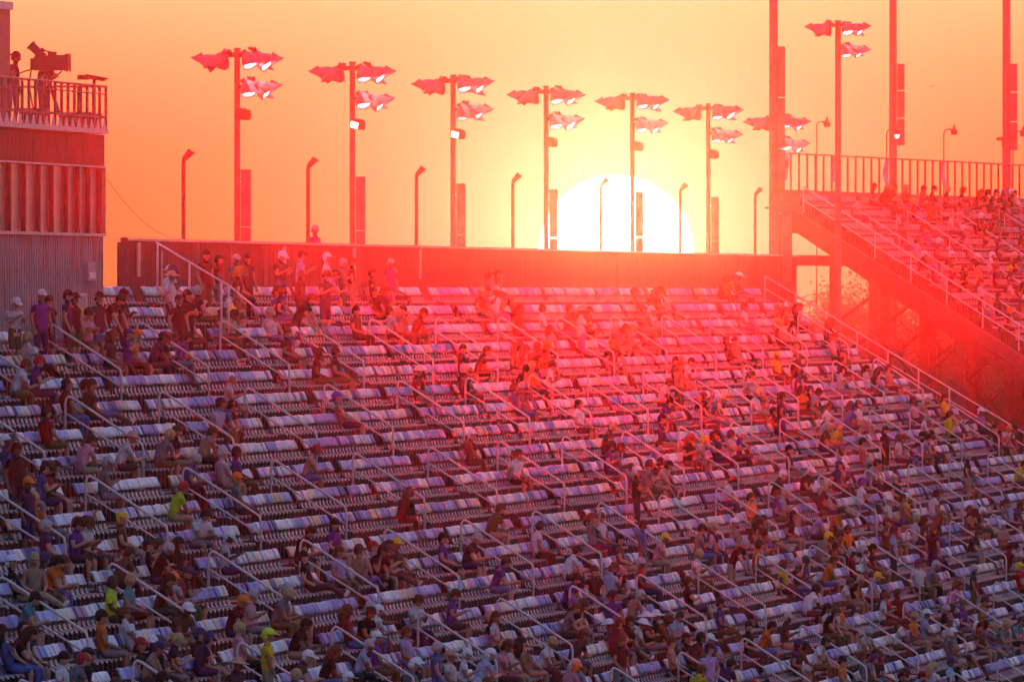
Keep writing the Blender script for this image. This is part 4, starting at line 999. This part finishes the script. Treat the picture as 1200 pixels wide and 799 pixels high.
for y0, row in CELLS.items():
    for c, n in enumerate(row):
        have = sum(1 for d in people if c * 150 <= headpx(d)[0] < c * 150 + 150 and y0 <= headpx(d)[1] < y0 + 100)
        tries = 0
        while have < n and tries < 200:
            tries += 1
            x = prnd.uniform(c * 150, c * 150 + 150); y = prnd.uniform(max(y0, 325), y0 + 100); st_ = None
            if prnd.random() < .045: st_ = prnd.choice(('stand_relaxed', 'stand_hip', 'stand_drink', 'stand_folded'))
            if y0 == 300 and c < 3 and prnd.random() < .6: y = prnd.uniform(298, 330); st_ = prnd.choice(('stand_relaxed', 'stand_hip', 'stand_drink', 'stand_folded', 'stand_phone'))
            if A(x, y, shirt=prnd.choice(('black', 'black', 'charcoal', 'maroon', 'brown', 'navy')) if y0 == 300 and c < 3 and prnd.random() < .7 else None, pose_=st_):
                have += 1
                # companions sit side by side
                for q in range(prnd.choice((0, 1, 1, 2, 3))):
                    if have < n and A(x + (q + 1) * prnd.choice((3.6, 4.4)), y - .3 * q): have += 1
# people in the upper stand
def add_upper(x, y, shirt=None, top=None, pose_=None):
    pose_ = pose_ or prnd.choice(SITS); P = POSES[pose_][0]; best = None
    for k in range(N2):
        for j in range(110):
            p = M2 @ Vector((D2 * k + .17, .8 + j * .5, Z0 - R2 * k + P['head'].z)); a = project(p); e = (a[0] - x) ** 2 + (a[1] - y) ** 2
            if best is None or e < best[0]: best = (e, k, .8 + j * .5)
    e, k, yy = best
    if not free(100 + k, yy, .4): return
    occ.setdefault(100 + k, []).append(yy)
    d = spec(shirt or prnd.choice(RANDC), top, pose_, prnd.gauss(0, .35) - A2, prnd.uniform(.94, 1.05)); d['loc'] = M2 @ Vector((D2 * k, yy, Z0 - R2 * k + .002)); d['row'] = k; d['stand'] = 2; people.append(d)
for e in [(1031, 211, 'black'), (1036, 213, 'charcoal'), (1062, 211, 'maroon'), (1079, 214, 'charcoal'), (1107, 217, 'black'), (1140, 220, 'black'), (1158, 216, 'charcoal'), (1166, 220, 'maroon'), (1195, 218, 'white'), (1111, 251, 'white'), (1053, 249, 'pale'), (1003, 235, 'pale'), (1085, 262), (1122, 254), (1125, 275), (1160, 249), (1170, 262, 'tan'), (1185, 240), (1160, 300, 'white'), (1112, 310, 'maroon'), (1196, 270), (1075, 285), (1095, 280), (1150, 330), (1185, 330), (1172, 286, 'navy'), (1090, 244, 'brown'), (1135, 240, 'grey'), (1180, 365), (1192, 350, 'brown'), (1098, 330), (1137, 300, 'charcoal'), (1048, 215, 'black'), (1092, 218, 'black'), (1124, 219, 'charcoal'), (1150, 222, 'black'), (1186, 222, 'black'), (1020, 214, 'maroon'), (1070, 232, 'black'), (1100, 232, 'charcoal'), (1145, 258, 'black'), (1190, 296, 'black'), (1165, 318, 'maroon'), (1130, 318, 'black'), (1183, 310, 'charcoal'), (1155, 275, 'brown'), (1060, 262, 'black'), (1045, 238, 'charcoal'), (1080, 300, 'black'), (1115, 292, 'brown'), (1195, 330, 'black'), (1145, 350, 'charcoal'), (1170, 345, 'black')]: add_upper(*e)

# operators on the tower deck
for x, y, po, sh, tp, yw in ((18, 88, 'stand_relaxed', 'black', 'hair_short:dark', .2), (49, 80, 'stand_phone', 'charcoal', 'hair_short:dark', .0), (6, 95, 'stand_relaxed', 'black', 'cap:black', 1.2)):
    d = spec(sh, tp, po, yw, .97); q = at_plane(x, 130, TOWER_D + (1.25 if x != 49 else 1.6)); d['loc'] = Vector((q.x, q.y, DK + .001)); d['row'] = -1; d['stand'] = 3; people.append(d)
d = spec('purple', 'hair_short:grey', 'stand_relaxed', -.5, 1.0); q = at_plane(373, 281, WD + .6); d['loc'] = Vector((q.x - .1, q.y, CZ + 1.36 + .36 - 1.62)); d['row'] = -2; d['stand'] = 4; people.append(d)
slab = MB(); slab.box(-WD - 1.6, -WD - .25, w0, w1, d['loc'].z - .2, d['loc'].z - .001); on(wall, slab.build('rear_walkway', M_conc))

ranked = []
for d in people:
    x, y, s = headpx(d); ranked.append((s + (1000 if d['stand'] in (3, 4) else 0) if (-5 < x < 1205 and y < 815) else 0, d))
ranked.sort(key=lambda q: -q[0])
NUMW = ['one', 'two', 'three', 'four', 'five', 'six', 'seven', 'eight', 'nine', 'ten', 'eleven', 'twelve', 'thirteen', 'fourteen', 'fifteen', 'sixteen', 'seventeen', 'eighteen', 'nineteen', 'twenty', 'twenty-one', 'twenty-two', 'twenty-three', 'twenty-four', 'twenty-five', 'twenty-six', 'twenty-seven', 'twenty-eight']
ACT = {'sit_back': 'arm over seat', 'sit_hunch': 'hunched', 'sit_arm_up': 'arm raised', 'stand_hip': 'standing, hand on hip', 'stand_drink': 'standing, drinking', 'sit_upright': 'sitting', 'sit_lean': 'leaning forward', 'sit_legs_out': 'legs stretched out', 'sit_drink': 'hand at mouth', 'sit_turned': 'turned aside', 'sit_crossed': 'legs crossed', 'sit_phone': 'head bowed', 'sit_look_away': 'looking away',
       'stand_relaxed': 'standing', 'stand_folded': 'standing, arms folded', 'stand_phone': 'standing, hands raised', 'stand_walk': 'walking', 'stand_bend': 'bending over'}
def topname(top):
    k, _, c = top.partition(':')
    return {'cap': '%s cap' % c, 'sun_hat': '%s brimmed hat' % c, 'headset': 'headset', 'none': 'bald head', 'hair_short': 'short %s hair' % c, 'hair_long': 'long %s hair' % c, 'hair_bun': 'tied %s hair' % c}[k]
labels = {}
def label_for(d):
    col = d['shirt_n']
    if d['stand'] == 3: return 'person in %s, %s, %s on the tower deck' % (col, topname(d['top']), ACT[d['pose']])
    if d['stand'] == 4: return 'person in purple top behind the back wall, head above its trim'
    if d['stand'] == 2: return 'person in %s, %s, row %s of the upper stand' % (col, topname(d['top']), NUMW[d['row']])
    sec = sum(1 for a in aisles if a > d['loc'].y)
    return 'person in %s, %s, %s, row %s, bay %s from end' % (col, topname(d['top']), ACT[d['pose']], NUMW[d['row']], NUMW[sec])
def top_color(top):
    k, _, c = top.partition(':'); return HAIRS[c] if c in HAIRS else CLOTH.get(c, (.03, .03, .03))
def person_matrix(d): return tr(*d['loc']) @ tr(.2 if POSES[d['pose']][2] else 0, 0, 0) @ rotz(d['yaw']) @ tr(-.2 if POSES[d['pose']][2] else 0, 0, 0) @ Matrix.Diagonal((d['scale'], d['scale'], d['scale'] if not POSES[d['pose']][2] else 1, 1))
crowd = []
for n_, (s, d) in enumerate(ranked):
    M = person_matrix(d); k, _, c = d['top'].partition(':')
    if n_ < 300:
        o = link('person', BODY[d['pose']]); o.matrix_world = M
        for q in SLOTS: o[q] = [float(v_) for v_ in d[q]]
        lb = label_for(d); i_ = labels.get(lb, 0); labels[lb] = i_ + 1
        if i_: lb = lb.replace('person in', ['another', 'third', 'fourth'][min(i_ - 1, 2)] + ' person in')
        tag(o, lb, 'person', 'spectators in the stands' if d['stand'] < 3 else None)
        if k != 'none':
            h = link('hair' if k.startswith('hair') else k, TOPM[k], o, HEADM[d['pose']]); h['tone'] = [float(v_) for v_ in top_color(d['top'])]
    elif s > 0:
        crowd.append((d, M, k))
protos = {}
def colored(mb, cols):
    m = MB(); m.v = mb.v; m.f = mb.f; m.m = mb.m; m.c = [cols[q] for q in mb.m] if len(cols) > 1 else [cols[0]] * len(mb.f); return m
cparts = []
for d, M, k in crowd:
    cparts.append((colored(POSES[d['pose']][1], [d[q] for q in SLOTS]), M))
    if k != 'none': cparts.append((colored(TOPS[k], [top_color(d['top'])]), M @ HEADM[d['pose']]))
if cparts:
    me = bulk(cparts, 'crowd', [M_crowd]); me.polygons.foreach_set('use_smooth', [True] * len(me.polygons))
    tag(link('crowd', me), 'distant seated spectators scattered over the upper rows and the far stand', kind='stuff')
print('PEOPLE', len(people), 'crowd', len(crowd))

# ------------------------------------------------------------------ small things
cm = MB(); cm.tube([(0, 0, 0), (0, 0, .13)], [.032, .043], 8); cm.tube([(0, 0, .13), (0, 0, .145)], [.047, .045], 8); CUP = cm.mesh('drink_cup', [M_white])
bgm = MB(); bgm.box(-.13, .13, -.20, .20, 0, .26); bgm.box(-.10, .10, -.17, .17, .261, .32); bgm.tube([(0, -.12, .3), (0, -.08, .42), (0, .08, .42), (0, .12, .3)], .015, 5); BAG = bgm.mesh('bag', [M_black])
used_ = set(); irnd = random.Random(12); made = 0
while made < 44:
    d = irnd.choice([q for q in people if q['stand'] == 1]); bag = made % 4 == 3
    t = d['loc'].y + irnd.choice((-.45, .45)); k = d['row']; sec = sum(1 for a in aisles if a > t)
    if near_aisle(t) < .8 or (k, sec, bag) in used_: continue
    p = Vector((-row_D(k) + irnd.uniform(.5, .62), t, row_z(k) + .002)); x_, y_, s_ = project(p)
    if not (10 < x_ < 1190 and y_ < 790): continue
    used_.add((k, sec, bag)); made += 1
    o = link('bag' if bag else 'drink_cup', BAG if bag else CUP); o.location = p; o.rotation_euler.z = irnd.random() * 3
    tag(o, '%s on the floor, row %s, bay %s from end' % ('dark bag' if bag else 'white drink cup', NUMW[k], NUMW[sec]), 'bag' if bag else 'cup', 'bags on the stand floor' if bag else 'cups on the stand floor')
bp_ = at_depth(1091, 102, 520); m = MB()
m.tube([(-.12, 0, 0), (-.04, 0, .01), (.06, 0, .01), (.13, 0, .0)], [.01, .035, .03, .008], 6)
m.add([(-.03, .02, .02), (.05, .02, .02), (.0, .30, .09), (-.04, .16, .07)], [(0, 1, 2, 3)]); m.add([(-.03, -.02, .02), (.05, -.02, .02), (.0, -.30, .09), (-.04, -.16, .07)], [(3, 2, 1, 0)])
o = m.build('bird', M_black); o.location = bp_; o.rotation_euler = (0, 0, TH + 1.2); tag(o, 'tiny dark bird flying in the sky between the two right masts', 'bird')

# ------------------------------------------------------------------ haze
m = MB(); m.box(-303, 163, -43, 763, -1.5, CZ + 36)
hz = m.build('haze', []); tag(hz, kind='stuff')
hm = bpy.data.materials.new('haze_air'); hm.use_nodes = True; t = hm.node_tree
for n in list(t.nodes):
    if n.type == 'BSDF_PRINCIPLED': t.nodes.remove(n)
pv = t.nodes.new('ShaderNodeVolumePrincipled'); pv.inputs['Density'].default_value = HAZE_DENSITY; pv.inputs['Anisotropy'].default_value = HAZE_G
pv.inputs['Color'].default_value = HAZE_COLOR
t.links.new(pv.outputs[0], [n for n in t.nodes if n.type == 'OUTPUT_MATERIAL'][0].inputs['Volume'])
hz.data.materials.append(hm)
